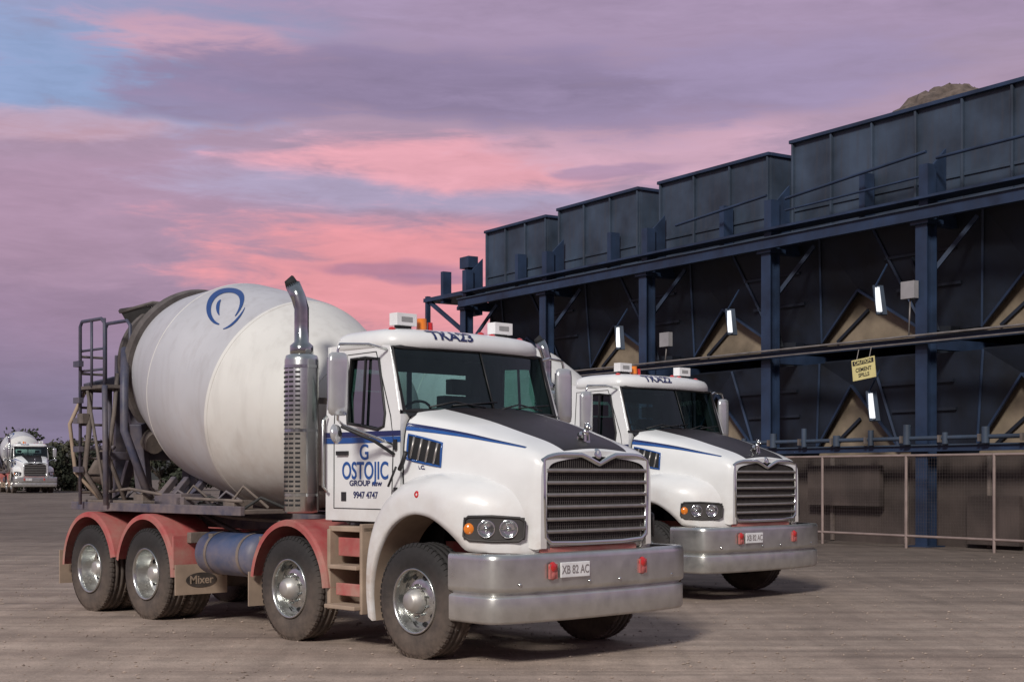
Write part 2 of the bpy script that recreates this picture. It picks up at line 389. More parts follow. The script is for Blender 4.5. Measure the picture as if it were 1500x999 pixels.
for sg in(-1,1):
    p.tube([Vector((x,sg*(ty(z)+0.002),z)) for x,z in inner],0.016,black,6,True)
    p.beam((-1.0-0.0,sg*ty(2.12),2.14),(-1.0,sg*ty(2.8),2.80),0.02,0.02,black)
p.build(T1)
p=Part('side_window_glass')
for sg in(-1,1): p.poly([Vector((x,sg*(ty(z)-0.03),z)) for x,z in inner],sglass)
p.poly([Vector((-1.575,y,z)) for y,z in ri],glass)
p.build(T1)
p=Part('a_pillar')
for sg in(-1,1):
    p.grid([[Vector((-0.44,sg*1.0,2.27)),Vector((-0.43,sg*1.05,2.28)),Vector((-0.44,sg*1.06,2.27))],[Vector((-0.64,sg*0.99,2.885)),Vector((-0.63,sg*1.01,2.89)),Vector((-0.64,sg*1.012,2.90))]],white)
p.build(T1)
# cowl
p=Part('cowl'); p.grid([[wb(i/10) for i in range(-10,11)],[Vector((-0.36,i/10*1.0,2.325-0.09*(i/10)**2-0.02)) for i in range(-10,11)]],black)
for y0 in(-0.75,0.1):
    p.tube([Vector((-0.28 if abs(y0)<.5 else -.36,y0,2.31)),Vector((-0.34,y0+0.3,2.37)),wb((y0+0.62))+Vector((0.02,0,0.05))],0.009,black,6)
    q0=wb(y0+0.25)*0.9+wt(y0+0.25)*0.1; q1=wb(min(.95,y0+0.8))*0.82+wt(min(.95,y0+0.8))*0.18
    p.tube([q0+Vector((.02,0,0)),q1+Vector((.025,0,0))],0.008,black,6)
p.build(T1)
# roof
def ro_(z,ins,k):
    pts=[]
    for i in range(64):
        a=2*math.pi*i/64; c,s_=math.cos(a),math.sin(a)
        e=0.32
        X=abs(c)**e*(1 if c>0 else -1); Y=abs(s_)**e*(1 if s_>0 else -1)
        y=Y*(1.03-ins); 
        fr=-0.60+0.16*(1-(y/1.03)**2)-ins*k; rr=-1.62+ins
        x=lerp(rr,fr,(X+1)/2)
        pts.append(Vector((x,y,z)))
    return pts
p=Part('cab_roof')
RR=[(2.885,0.02,1),(2.90,0,1),(2.955,0.0,1),(3.0,0.012,1.3),(3.035,0.035,1.4),(3.065,0.09,1.5),(3.088,0.20,1.3),(3.10,0.38,1.1),(3.108,0.6,0.8)]
rings=[ro_(*r) for r in RR]
p.grid(rings,white,True,closed=True)
p.poly(rings[-1],white); p.poly([Vector((q.x,q.y,2.89)) for q in ro_(2.9,0.06,1)],inter)
p.build(T1)
def ringx(r,y):
    best=None; n=len(r)
    for i in range(n):
        a,b=r[i],r[(i+1)%n]
        if (a.y-y)*(b.y-y)<=0 and abs(a.y-b.y)>1e-9:
            x=lerp(a.x,b.x,(y-a.y)/(b.y-a.y))
            if best is None or x>best: best=x
    return best if best is not None else -0.7
def rooft(x,y,z):
    Yc=-0.36+x; zz=3.008+y*0.9
    i=2
    while i<len(RR)-2 and zz>RR[i+1][0]: i+=1
    t=(zz-RR[i][0])/(RR[i+1][0]-RR[i][0])
    return Vector((lerp(ringx(rings[i],Yc),ringx(rings[i+1],Yc),t)+0.007+z,Yc,zz+0.005))
p=Part('roof_lights')
for y in(-0.62,0.68):
    p.box(-0.98,-0.86,y-0.125,y+0.125,3.13,3.25,plate); p.box(-0.95,-0.9,y-0.09,y+0.09,3.06,3.13,black)
    p.box(-0.862,-0.856,y-0.07,y+0.07,3.165,3.215,M('sign_grey',(0.3,0.3,0.3),0.5))
p.cyl((-0.95,-0.36,3.08),(-0.95,-0.36,3.22),0.055,amber,0.05); p.cyl((-0.95,-0.36,3.05),(-0.95,-0.36,3.11),0.06,black)
p.cyl((-0.95,-0.25,3.08),(-0.95,-0.25,3.19),0.03,redlens,0.025)
for y in(-0.85,0.25,0.42,0.85):
    p.rev([(0.04,0.001),(0.03,0.03),(0.0,0.045)],(-0.72-0.1*abs(y),y,3.085-0.03*abs(y)),(0.1,0,1),14,redlens)
p.build(T1,bevel=0.01)
# interior
p=Part('cab_interior')
p.box(-0.75,-0.46,-0.95,0.95,2.0,2.2,inter); p.box(-1.5,-1.0,-0.8,-0.3,1.6,1.95,inter); p.box(-1.5,-1.0,0.3,0.8,1.6,1.95,inter)
for y in(-.55,.55): p.box(-1.5,-1.36,y-.25,y+.25,1.9,2.5,inter); p.box(-1.49,-1.38,y-.13,y+.13,2.52,2.68,inter)
p.tube([(-0.88+0.1*math.sin(a*math.pi/10),-0.52+0.22*math.cos(a*math.pi/10),2.2+0.19*math.sin(a*math.pi/10)) for a in range(20)],0.015,black,6,True)
p.box(-0.8,-0.75,-0.1,0.12,2.18,2.32,black)
p.build(T1,bevel=0.03)
# door details
p=Part('door_trim')
for sg in(-1,1):
    y=1.0615
    seam=[(-1.46,1.34),(-1.46,2.15),(-1.45,2.84),(-0.84,2.85),(-0.57,2.22),(-0.52,2.0),(-0.55,1.34)]
    p.tube([Vector((x,sg*(ty(z)+0.001),z)) for x,z in seam],0.006,dark,5,True)
    p.box(-1.40,-1.22,sg*1.06,sg*1.085,1.86,1.90,black); 
    p.box(-1.34,-1.26,min(sg*1.06,sg*1.064),max(sg*1.06,sg*1.064),1.41,1.50,black)
    for (z0,z1,mt) in((2.035,2.085,striped),(1.975,2.03,stripeb)):
        p.box(-1.6,-0.415,min(sg*1.0605,sg*1.064),max(sg*1.0605,sg*1.064),z0,z1,mt)
    for z in(1.5,1.95): p.box(-0.50,-0.46,min(sg*1.06,sg*1.08),max(sg*1.06,sg*1.08),z-0.05,z+0.05,black)
    p.tube([(-1.52,sg*1.1,1.5),(-1.55,sg*1.13,1.55),(-1.55,sg*1.13,2.2),(-1.55,sg*1.08,2.25)],0.014,steel,8)
    p.tube([(-0.38,sg*1.10,1.72),(-0.30,sg*1.13,1.78),(-0.25,sg*1.13,1.88)],0.022,black,8)
    p.tube([(-0.50,sg*1.14,1.56),(-0.36,sg*1.16,1.74)],0.012,black,6)
p.build(T1)
text_obj('door_sign','OSTOJIC',0.235,stripeb,SIDE(-0.96,-1.063,1.70),T1,0.004,0.001,0.80)
text_obj('door_sign_initial','G',0.21,stripeb,SIDE(-0.97,-1.063,1.88),T1,0.003,0.001,1.0)
text_obj('door_sign_small','GROUP nsw',0.075,striped,SIDE(-0.95,-1.063,1.585),T1,0.002,0.001,1.3)
text_obj('door_sign_phone','9947 4747',0.09,striped,SIDE(-0.95,-1.063,1.47),T1,0.002,0.001,1.0)
text_obj('hood_side_lettering','M.A.C.',0.05,striped,Matrix.Translation((-0.2,-1.02,1.735))@Matrix.Rotation(math.pi/2,4,'X'),T1,0.002,0.001,1.3)
tn=text_obj('roof_number','TKA23',0.14,striped,None,T1,0.003,0.002,1.25,fn=rooft)
# bulldog ornament
p=Part('hood_ornament')
def blob(c,r,s3=(1,1,1)):
    rows_=[]
    for i in range(9):
        ph=math.pi*i/8-math.pi/2
        rows_.append([Vector((c[0]+r*s3[0]*math.cos(ph)*math.cos(t*math.pi/6),c[1]+r*s3[1]*math.cos(ph)*math.sin(t*math.pi/6),c[2]+r*s3[2]*math.sin(ph))) for t in range(12)])
    p.grid(rows_,chrome,True,closed=True)
zb=1.96; bx=0.95
p.box(bx-0.09,bx+0.05,-0.025,0.025,zb+0.0,zb+0.02,chrome)
blob((bx-0.03,0,zb+0.07),0.042,(1.3,0.8,0.9)); blob((bx+0.015,0,zb+0.095),0.04,(0.8,0.9,1.1)); blob((bx+0.04,0,zb+0.145),0.032,(1,1,1)); blob((bx+0.068,0,zb+0.135),0.018)
for sy in(-1,1):
    p.cyl((bx+0.03,sy*0.02,zb+0.08),(bx+0.035,sy*0.025,zb+0.01),0.012,chrome); p.cyl((bx-0.06,sy*0.02,zb+0.06),(bx-0.065,sy*0.025,zb+0.01),0.014,chrome)
    blob((bx+0.03,sy*0.022,zb+0.175),0.010,(0.7,0.7,1.5))
p.build(T1)
# mirrors
p=Part('mirrors')
for sg in(-1,1):
    mxp,my=-0.80,1.50
    rws=[]
    for z,s_ in((2.22,0.6),(2.24,0.92),(2.3,1),(2.72,1),(2.79,0.92),(2.81,0.6)):
        rws.append([Vector((mxp+0.05*s_*math.cos(a*math.pi/8)*(1 if math.cos(a*math.pi/8)>0 else .4),sg*(my+0.115*s_*math.copysign(abs(math.sin(a*math.pi/8))**0.5,math.sin(a*math.pi/8))),z)) for a in range(16)])
    p.grid(rws,mirrorw,True,closed=True); p.poly(rws[0],mirrorw); p.poly(rws[-1],mirrorw)
    p.box(mxp-0.03,mxp-0.022,min(sg*(my-.1),sg*(my+.1)),max(sg*(my-.1),sg*(my+.1)),2.27,2.76,chrome)
    p.tube([(-0.66,sg*1.03,2.86),(-0.72,sg*1.2,2.9),(mxp,sg*(my-0.02),2.89),(mxp,sg*my,2.83),(mxp,sg*my,2.18),(mxp+0.02,sg*(my-.05),2.13),(-0.62,sg*1.2,2.02),(-0.52,sg*1.06,1.95)],0.014,chrome,8)
    p.tube([(-0.50,sg*1.07,1.86),(-0.62,sg*1.2,1.98),(mxp+0.05,sg*(my+0.0),2.12)],0.016,black,8)
    p.rev([(-0.02,0.001),(-0.015,0.08),(0.0,0.095),(0.03,0.08),(0.05,0.001)],(mxp+0.0,sg*(my+0.03),2.05),(1,-sg*0.5,0.1),20,mirrorw)
    p.rev([(-0.022,0.03),(0.055,0.03),(0.058,0.001)],(mxp+0.0,sg*(my+0.03),2.05),(1,-sg*0.5,0.1),16,black)
p.build(T1)
# exhaust stack
p=Part('exhaust_stack')
ex,ey=-2.03,-1.05
p.rev([(0,0.001),(0,0.16),(0.02,0.175),(1.55,0.175),(1.60,0.16),(1.62,0.10)],(ex,ey,1.28),(0,0,1),32,steel)
for k in range(30):
    z=1.36+k*0.048
    for a in range(0,360,24):
        if a>325 or a<70 : continue
        t=math.radians(a); c=Vector((ex+0.1752*math.cos(t),ey+0.1752*math.sin(t),z)); tt=Vector((-math.sin(t),math.cos(t),0)); nn=Vector((math.cos(t),math.sin(t),0))
        vs=[c+tt*dx+nn*dn+Vector((0,0,dz)) for dn in(-.004,.002) for dx,dz in((-.025,-.010),(.025,-.010),(.025,.010),(-.025,.010))]
        p.add(vs,[(0,1,2,3),(4,5,6,7),(0,1,5,4),(1,2,6,5),(2,3,7,6),(3,0,4,7)],dark)
p.tube([(ex,ey,2.85),(ex,ey,2.98),(ex,ey,3.02),(ex,ey,3.22),(ex-0.0,ey-0.0,3.36),(ex-0.03,ey-0.02,3.48),(ex-0.08,ey-0.05,3.60)],[0.12,0.12,0.075,0.075,0.075,0.076,0.078],pipechrome,20)
p.tube([(ex-0.08,ey-0.05,3.60),(ex-0.10,ey-0.062,3.64),(ex-0.09,ey-0.05,3.70)],[0.0785,0.065,0.01],dark,20)
for z in(1.45,2.1,2.75): p.rev([(0,0.180),(0.03,0.180)],(ex,ey,z),(0,0,1),32,chrome)
p.box(ex-0.05,ex+0.05,-0.9,-0.5,1.5,1.56,dirty); p.box(ex-0.05,ex+0.05,-0.9,-0.5,2.4,2.46,dirty)
p.box(ex-0.05,ex+0.05,-0.55,-0.45,1.1,2.46,dirty)
p.build(T1)
# wheels
def wheel(name,steer):
    p=Part(name); R=0.525; w=0.14
    prof=[(-w+0.02,0.29),(-w-0.0,0.33),(-w-0.012,0.41),(-w,0.475),(-w+0.02,0.508),(-w+0.035,R-0.004)]
    for g in(-0.07,0.0,0.07):
        prof+=[(g-0.012,R),(g-0.011,R-0.016),(g+0.011,R-0.016),(g+0.012,R)]
    prof+=[(w-0.035,R-0.004),(w-0.02,0.508),(w,0.475),(w+0.012,0.41),(w,0.33),(w-0.02,0.29)]
    p.rev(prof,(0,0,0),(0,-1,0),56,tyre)
    for k in range(56):
        a=2*math.pi*k/56
        for s_ in(-1,1):
            rot=Matrix.Rotation(a,3,'Y')
            vs=[rot@Vector((x,s_*y,z)) for x in(-0.018,0.018) for y,z in((0.085,R-0.004),(0.085,R+0.006),(0.118,R+0.001),(0.135,0.495),(0.118,0.495))]
            p.add(vs,[(0,1,2,3,4),(9,8,7,6,5),(1,6,7,2),(2,7,8,3),(0,5,6,1)],tyre)
    if steer:
        p.rev([(0.12,0.295),(0.148,0.300),(0.150,0.288),(0.135,0.278),(0.10,0.268),(0.02,0.262),(0.015,0.255),(0.06,0.225),(0.085,0.185),(0.09,0.12)],(0,0,0),(0,-1,0),48,alu)
        p.rev([(0.09,0.115),(0.17,0.105),(0.18,0.09),(0.20,0.085),(0.215,0.06),(0.217,0.001)],(0,0,0),(0,-1,0),28,steel)
        hr,ha,bo=0.222,0.064,0.092
    else:
        p.rev([(0.12,0.295),(0.148,0.300),(0.150,0.288),(0.135,0.278),(0.10,0.268),(-0.04,0.258),(-0.06,0.24),(-0.075,0.2),(-0.08,0.12)],(0,0,0),(0,-1,0),48,alu)
        p.rev([(-0.08,0.125),(0.02,0.11),(0.03,0.09),(0.07,0.085),(0.08,0.06),(0.08,0.001)],(0,0,0),(0,-1,0),28,steel)
        hr,ha,bo=0.215,-0.068,-0.078
    for k in range(10):
        a=2*math.pi*k/10
        c=Vector((hr*math.cos(a),-ha,hr*math.sin(a))); dd=Vector((math.cos(a)*0.6 if steer else 0,-1,math.sin(a)*0.6 if steer else 0)).normalized()
        p.rev([(0.008,0.001),(0.008,0.027)],c,dd,12,dark)
        a+=math.pi/10; c=Vector((0.143*math.cos(a),-bo,0.143*math.sin(a))); p.cyl(c,c+Vector((0,-0.045,0)),0.014,chrome,0.010,8)
    p.rev([(-0.1,0.27),(-0.1,0.001)],(0,0,0),(0,-1,0),24,dark)
    return p
ws=wheel('wheel_steer',True).build(T1); wd=wheel('wheel_drive',False).build(T1)
for i,(x,o_) in enumerate(((0,ws),(-1.98,ws),(-4.87,wd),(-6.25,wd))):
    for sg in(-1,1):
        ys=[1.10] if o_ is ws else [1.10,0.78]
        for y in ys:
            o=o_.copy(); o.name='wheel_%d%s'%(i+1,'r' if sg<0 else 'l'); sc.collection.objects.link(o); o.parent=T1; o.location=(x,sg*y,0.523); o.rotation_euler=(0,0,0 if sg<0 else math.pi)
bpy.data.objects.remove(ws); bpy.data.objects.remove(wd)
# chassis
p=Part('chassis')
for y in(-0.43,0.43): p.box(-7.2,1.0,y-0.04,y+0.04,0.76,1.03,red)
for x in(0,-1.98,-4.87,-6.25): p.cyl((x,-1.0,0.52),(x,1.0,0.52),0.07,dirty); 
for x in(-4.87,-6.25): p.rev([(-0.25,0.05),(-0.15,0.2),(0.15,0.2),(0.25,0.05)],(x,0,0.52),(0,1,0),16,dirty)
for x in(-7.1,-5.5,-4.0,-3.2,-2.9,-1.2): p.box(x-0.06,x+0.06,-0.4,0.4,0.8,0.98,red)
for x in(0,-1.98):
    for sy in(-.43,.43): p.beam((x-0.75,sy,0.72),(x,sy,0.60),0.08,0.05,dirty); p.beam((x,sy,0.60),(x+0.7,sy,0.72),0.08,0.05,dirty)
for y in(-0.43,0.43): p.box(-7.1,-1.9,y-0.05,y+0.05,1.05,1.24,navy)
for x in(-2.2,-3.2,-4.2,-5.2,-6.2,-7.0): p.box(x-0.05,x+0.05,-0.42,0.42,1.08,1.2,navy)
p.box(-6.9,-3.0,-1.12,-0.5,1.245,1.29,dirty); p.box(-6.9,-3.0,-1.16,-1.10,1.23,1.33,navy)
p.box(-6.9,-3.0,0.5,1.12,1.245,1.29,dirty)
p.box(-0.3,0.9,-0.45,0.45,0.8,1.6,dark)
p.box(-1.35,-0.45,-0.5,0.5,0.75,1.18,dark)
for x in(-2.7,-3.7,-4.15): p.box(x-.04,x+.04,-1.1,-0.4,0.9,1.02,dirty)
p.tube([(-3.0,-0.55,1.1),(-3.5,-0.8,1.0),(-4.2,-0.7,1.12),(-4.8,-0.8,1.35),(-5.4,-0.7,1.2)],0.03,black,8)
p.tube([(-2.4,-0.6,1.0),(-3.1,-0.62,1.16),(-3.9,-0.66,1.18),(-6.6,-0.66,1.38)],0.022,dirty,8)
for k in range(7):
    x=-6.6+k*0.5; h=0.04+0.12*((k*7)%5)/5
    p.box(x,x+0.16+0.12*((k*3)%4)/4,-1.0,-0.75,1.292,1.30+h,(navy,hopb,dirty,navy)[k%4])
for k in range(10): p.tube([(-6.4+.35*k,-0.95,1.3),(-6.3+.35*k,-0.8,1.42+.06*(k%3)),(-6.1+.35*k,-0.6,1.3)],0.02,(hopb,navy,dirty)[k%3],6)
p.tube([(-6.7,-1.0,1.42),(-5.6,-1.05,1.5),(-4.6,-0.95,1.4),(-3.2,-1.0,1.38)],0.02,dirty,8)
p.build(T1,bevel=0.008)
# red fenders
p=Part('red_fenders')
for x,a0,a1 in((-1.98,4,172),(-4.87,0,168),(-6.25,14,178)):
    for sg in(-1,1):
        rws=[]
        for k in range(25):
            a=math.radians(lerp(a0,a1,k/24)); r=0.66
            c=Vector((x+r*math.cos(a)*1.0,0,0.52+r*math.sin(a)*1.04))
            ci=Vector((x+(r-.05)*math.cos(a),0,0.52+(r-.05)*math.sin(a)*1.04)); y0,y1=0.66,1.27
            rws.append([Vector((ci.x,sg*y1,ci.z)),Vector((c.x,sg*y1,c.z)),Vector((c.x+0.012*math.cos(a),sg*(y1-0.03),c.z+.012*math.sin(a))),Vector((c.x+0.012*math.cos(a),sg*(y0+0.03),c.z+.012*math.sin(a))),Vector((c.x,sg*y0,c.z)),Vector((ci.x,sg*y0,ci.z))])
        p.grid(rws,red,False)
    p.cyl((x,-0.5,1.17),(x,-0.9,1.17),0.03,dirty)
for sg in(-1,1):
    p.box(-4.22,-4.19,min(sg*.66,sg*1.27),max(sg*.66,sg*1.27),0.62,0.98,red)
p.build(T1)
p=Part('mudflaps')
for sg in(-1,1):
    a,b=min(sg*.60,sg*1.27),max(sg*.60,sg*1.27)
    p.box(-4.165,-4.15,a,b,0.32,0.66,tan); p.box(-7.0,-6.98,a,b,0.3,0.72,tan); p.box(-2.68,-2.665,a,b,0.3,0.66,tan)
    c=(-4.148,sg*0.94,0.48)
    rws=[[Vector((c[0]+0.003,c[1]+0.2*s_*math.cos(t*math.pi/12),c[2]+0.085*s_*math.sin(t*math.pi/12))) for t in range(24)] for s_ in(0.01,1)]
    p.grid(rws,black,False,closed=True)
p.build(T1)
text_obj('mudflap_lettering','Mixer',0.13,tan,FRONT(-4.143,-0.94,0.48),T1,0.002,0.001,1.0)
# blue tank
p=Part('air_tank')
for z,y,r in((0.80,-0.95,0.235),):
    p.rev([(0,0.001),(0.01,0.12),(0.05,0.2),(0.10,r),(1.10,r),(1.15,0.2),(1.19,0.12),(1.2,0.001)],(-3.98,y,z),(1,0,0),32,bluet)
    for x in(-3.7,-3.05): p.rev([(0,r+0.006),(0.05,r+0.006)],(x,y,z),(1,0,0),32,dirty)
p.rev([(0,0.001),(0.05,0.2),(0.10,0.24),(1.4,0.24),(1.45,0.2),(1.5,0.001)],(-4.0,0.92,0.8),(1,0,0),32,steel)
p.build(T1)
# steps
p=Part('cab_steps')
for sg in(-1,1):
    def B(x0,x1,y0,y1,z0,z1,m): p.box(x0,x1,min(sg*y0,sg*y1),max(sg*y0,sg*y1),z0,z1,m)
    B(-1.36,-0.80,0.80,1.20,1.12,1.17,tan); B(-1.30,-0.84,0.86,1.26,0.76,0.80,tan); B(-1.30,-0.82,0.90,1.30,0.38,0.42,tan)
    B(-1.36,-1.31,0.82,1.22,0.36,1.14,tan); B(-0.84,-0.80,0.9,1.22,0.34,1.2,tan)
    B(-1.30,-0.85,0.80,0.84,0.42,1.12,red); B(-1.32,-0.84,0.70,0.80,0.4,1.14,dirty)
    B(-1.27,-0.88,1.12,1.15,0.88,1.06,red); B(-1.27,-0.88,1.15,1.18,0.5,0.62,red)
p.build(T1,bevel=0.008)
# drum
AX=math.radians(14.0); O=Vector((-3.6,0,2.45)); Dd=Vector((-math.cos(AX),0,math.sin(AX))); E1=Vector((0,-1,0)); E2=Vector((math.sin(AX),0,math.cos(AX)))
DP=[(-1.50,0.02),(-1.47,0.35),(-1.38,0.62),(-1.25,0.80),(-1.22,0.82),(-0.6,1.05),(-0.08,1.205),(0,1.225),(0.06,1.235),(0.7,1.245),(1.25,1.235),(1.32,1.215),(2.1,0.985),(3.0,0.60),(3.05,0.60)]
def drumR(a): return interp(DP,a)
def dpt(a,th,off=0): return O+Dd*a+(E1*math.cos(th)+E2*math.sin(th))*(drumR(a)+off)
p=Part('mixer_drum')
AA=[a for a,_ in DP]
rows_=[[dpt(a,2*math.pi*i/96) for i in range(96)] for a in AA]
p.grid(rows_,drumw,True,lambda i,j: drumg if AA[i]>=-0.0 else drumw,closed=True)
for a in(-1.22,-0.04,1.29):
    p.tube([dpt(a,2*math.pi*i/96,0.0) for i in range(96)],0.007,drumw,6,True)
p.grid([[O+Dd*a+(E1*math.cos(t*math.pi/32)+E2*math.sin(t*math.pi/32))*r for t in range(64)] for a,r in((2.22,0.90),(2.22,1.00),(2.34,1.00),(2.34,0.86))],dirty,False,closed=True)
p.grid([[O+Dd*a+(E1*math.cos(t*math.pi/32)+E2*math.sin(t*math.pi/32))*r for t in range(64)] for a,r in((3.02,0.58),(3.02,0.68),(3.08,0.68),(3.08,0.5))],dirty,False,closed=True)
p.build(T1)
p=Part('drum_logo'); ca,ct=0.68,math.radians(55)
def ring(t0,t1,ra,rb,w0,w1,sh=0,cx=0,cy=0,rot=-0.55):
    rws=[]
    for k in range(49):
        t=math.radians(lerp(t0,t1,k/48)); wdt=w0+(w1-w0)*math.sin(math.pi*k/48)
        r=[]
        for q in range(4):
            s_=1+wdt*(q/3-0.5)
            lx=cx+ra*s_*math.cos(t); ly=cy+rb*s_*math.sin(t)
            da=-(lx*math.cos(rot)-ly*math.sin(rot)); dt=(lx*math.sin(rot)+ly*math.cos(rot))/1.24
            r.append(dpt(ca+da,ct+dt,0.006))
        rws.append(r)
    p.grid(rws,logob)
ring(30,390-60,0.46,0.20,0.05,0.42)
ring(-15,60,0.55,0.26,0.02,0.10)
ring(200,300,0.26,0.07,0.1,0.6,cx=0.08,cy=-0.02)
p.build(T1)
p=Part('drum_supports')
p.prism([(-2.15,-0.5,1.25),(-2.15,0.5,1.25),(-2.15,0.35,2.0),(-2.15,-0.35,2.0)],(0.25,0,0),navy)
p.rev([(-0.2,0.25),(0.1,0.3),(0.12,0.001)],(-2.2,0,2.08),(1,0,-0.2),20,dirty)
for sg in(-1,1):
    p.beam((-6.1,sg*0.55,1.2),(-5.95,sg*0.75,2.3),0.16,0.16,navy); p.beam((-6.9,sg*0.5,1.2),(-6.75,sg*0.55,3.2),0.14,0.14,navy)
    p.beam((-6.9,sg*0.5,1.3),(-6.0,sg*0.7,2.2),0.10,0.10,navy); p.beam((-6.75,sg*0.55,3.1),(-6.0,sg*0.75,2.2),0.1,0.1,navy)
    p.cyl((-5.95,sg*0.62,2.1),(-5.75,sg*0.62,2.05),0.13,dirty)
p.box(-6.2,-6.0,-0.75,0.75,1.85,2.05,navy)
p.box(-6.95,-5.2,-1.1,-0.55,1.3,1.36,dirty)
for x in(-5.3,-5.0,-4.6): p.beam((x,-0.9,1.3),(x-0.1,-0.55,1.62),0.08,0.08,navy)
p.box(-5.1,-4.5,-1.0,-0.6,1.3,1.45,navy)
p.beam((-6.7,-0.55,2.9),(-6.5,-1.15,2.75),0.1,0.1,navy); p.beam((-6.2,-0.7,1.9),(-6.2,-1.15,1.9),0.1,0.1,navy)
p.build(T1,bevel=0.01)
p=Part('hopper')
ht=[(-6.2,-0.40,3.83),(-6.2,0.40,3.83),(-6.85,0.5,3.78),(-6.85,-0.5,3.78)]; hb=[(-6.40,-0.25,3.35),(-6.40,0.25,3.35),(-6.7,0.25,3.25),(-6.7,-0.25,3.25)]
p.grid([[Vector(q) for q in ht],[Vector(q) for q in hb]],hopb,False,closed=True)
p.tube(ht,0.03,dirty,6,True)
rws=[]
for k in range(13):
    t=k/12; c=Vector((lerp(-6.6,-7.4,t),lerp(0,-0.35,t),lerp(2.95,1.7,t)))
    rws.append([c+Vector((0.0+0.1*math.cos(a),0.28*math.cos(a),0.18*math.sin(a)-0.0)) for a in [math.radians(q) for q in range(180,361,20)]])
p.grid(rws,dirty)
p.build(T1,solid=0.012)
p=Part('rear_ladder')
lx=0.22
def tb(pts,r,m,n=8): p.tube([(a+lx,b,c) for a,b,c in pts],r,m,n)
for y in(-1.22,-0.88):
    tb([(-6.75,y,1.3),(-6.75,y,3.5),(-6.7,y,3.56),(-6.2,y,3.56),(-6.12,y,3.5),(-6.12,y,2.75)],0.022,navy)
for k in range(9): p.cyl((-6.75+lx,-1.22,1.45+k*0.21),(-6.75+lx,-0.88,1.45+k*0.21),0.016,dirty)
p.box(-6.8+lx,-6.1+lx,-1.22,-0.7,2.72,2.76,dirty)
tb([(-6.12,-1.2,3.2),(-6.75,-1.2,3.2)],0.016,navy); tb([(-6.12,-1.2,2.95),(-6.75,-1.2,2.95)],0.016,navy)
for x in(-6.12,-6.45): tb([(x,-1.22,2.74),(x,-1.22,3.56)],0.018,navy)
tb([(-6.12,-1.2,1.3),(-6.12,-1.22,2.75)],0.035,navy)
tb([(-6.12,-1.1,2.0),(-6.75,-1.1,2.0)],0.03,navy)
tb([(-6.45,-1.0,1.3),(-6.45,-1.0,2.75)],0.05,navy)
tb([(-6.12,-1.2,1.35),(-6.6,-1.2,2.7)],0.02,dirty)
p.tube([(-6.0,-1.0,2.9),(-5.85,-1.12,2.4),(-5.95,-1.15,1.9),(-5.8,-1.0,1.35)],0.028,dirty,8)
p.tube([(-6.55,-1.15,2.7),(-6.75,-1.25,2.3),(-6.6,-1.25,1.7),(-6.3,-1.0,1.3)],0.025,tan,8)
p.tube([(-6.4,-1.15,2.7),(-6.3,-1.22,2.2),(-6.45,-1.2,1.7),(-6.3,-1.0,1.3)],0.035,dirty,8)
p.tube([(-5.9,-0.95,3.2),(-5.6,-1.12,2.7),(-5.6,-1.12,2.2),(-5.4,-0.9,1.4)],0.05,navy,10)
p.box(-6.45,-6.3,-1.3,-1.22,2.3,2.42,dirty)
for z in(1.7,1.95,2.3,2.55,3.0): p.box(-6.78+lx,-6.62+lx,-1.30,-1.24,z,z+0.07,navy)
p.build(T1)
def clone(src,name,loc,rot):
    e=empty(name,loc,rot)
    for c in list(src.children):
        o=c.copy(); sc.collection.objects.link(o); o.parent=e
    return e
T2=clone(T1,'concrete_mixer_truck',(2.66,20.0,0),math.radians(-46.63))
for c in list(T2.children):
    if c.name.startswith('roof_number'): bpy.data.objects.remove(c)
text_obj('roof_number','TKA22',0.14,striped,None,T2,0.003,0.002,1.25,fn=rooft)
T3=clone(T1,'concrete_mixer_truck',(-30.0,89.0,0.53),math.radians(-62))
# ------------------------------------------------------------------ GROUND
def ss(a,b,x):
    t=max(0,min(1,(x-a)/(b-a))); return t*t*(3-2*t)
def gz(x,y): return 0.52*ss(52,86,y)
gm=bpy.data.materials.new('packed_dirt'); gm.use_nodes=True; nt=gm.node_tree; L=nt.links; b=nt.nodes['Principled BSDF']
tc=N(nt,'ShaderNodeTexCoord')
def noise(sc_,det=8,rg=0.6,sx=None,rot=15):
    n=N(nt,'ShaderNodeTexNoise'); n.inputs['Scale'].default_value=sc_; n.inputs['Detail'].default_value=det; n.inputs['Roughness'].default_value=rg
    if sx:
        mp=N(nt,'ShaderNodeMapping'); mp.inputs['Scale'].default_value=sx; mp.inputs['Rotation'].default_value=(0,0,math.radians(rot)); L.new(tc.outputs['Object'],mp.inputs[0]); L.new(mp.outputs[0],n.inputs['Vector'])
    else: L.new(tc.outputs['Object'],n.inputs['Vector'])
    return n.outputs[0]
def mr(src,a,b_,c,d):
    r=N(nt,'ShaderNodeMapRange'); r.inputs[1].default_value=a; r.inputs[2].default_value=b_; r.inputs[3].default_value=c; r.inputs[4].default_value=d; L.new(src,r.inputs[0]); return r.outputs[0]
def mul(a,b_):
    m=N(nt,'ShaderNodeMath',operation='MULTIPLY'); L.new(a,m.inputs[0]); L.new(b_,m.inputs[1]); return m.outputs[0]
n1=noise(0.22,5); n2=noise(1.7,8,0.75); n3=noise(38,3,0.8); n4=noise(1.0,4,0.6,sx=(0.10,1.3,1)); n5=noise(1.0,4,0.6,sx=(3.0,0.12,1),rot=-43); n6=noise(1.0,3,0.5,sx=(0.09,2.6,1),rot=-8)
cr_=N(nt,'ShaderNodeValToRGB'); cr_.color_ramp.elements[0].position=0.38; cr_.color_ramp.elements[0].color=(0.29,0.218,0.178,1); cr_.color_ramp.elements[1].position=0.62; cr_.color_ramp.elements[1].color=(0.50,0.395,0.325,1)
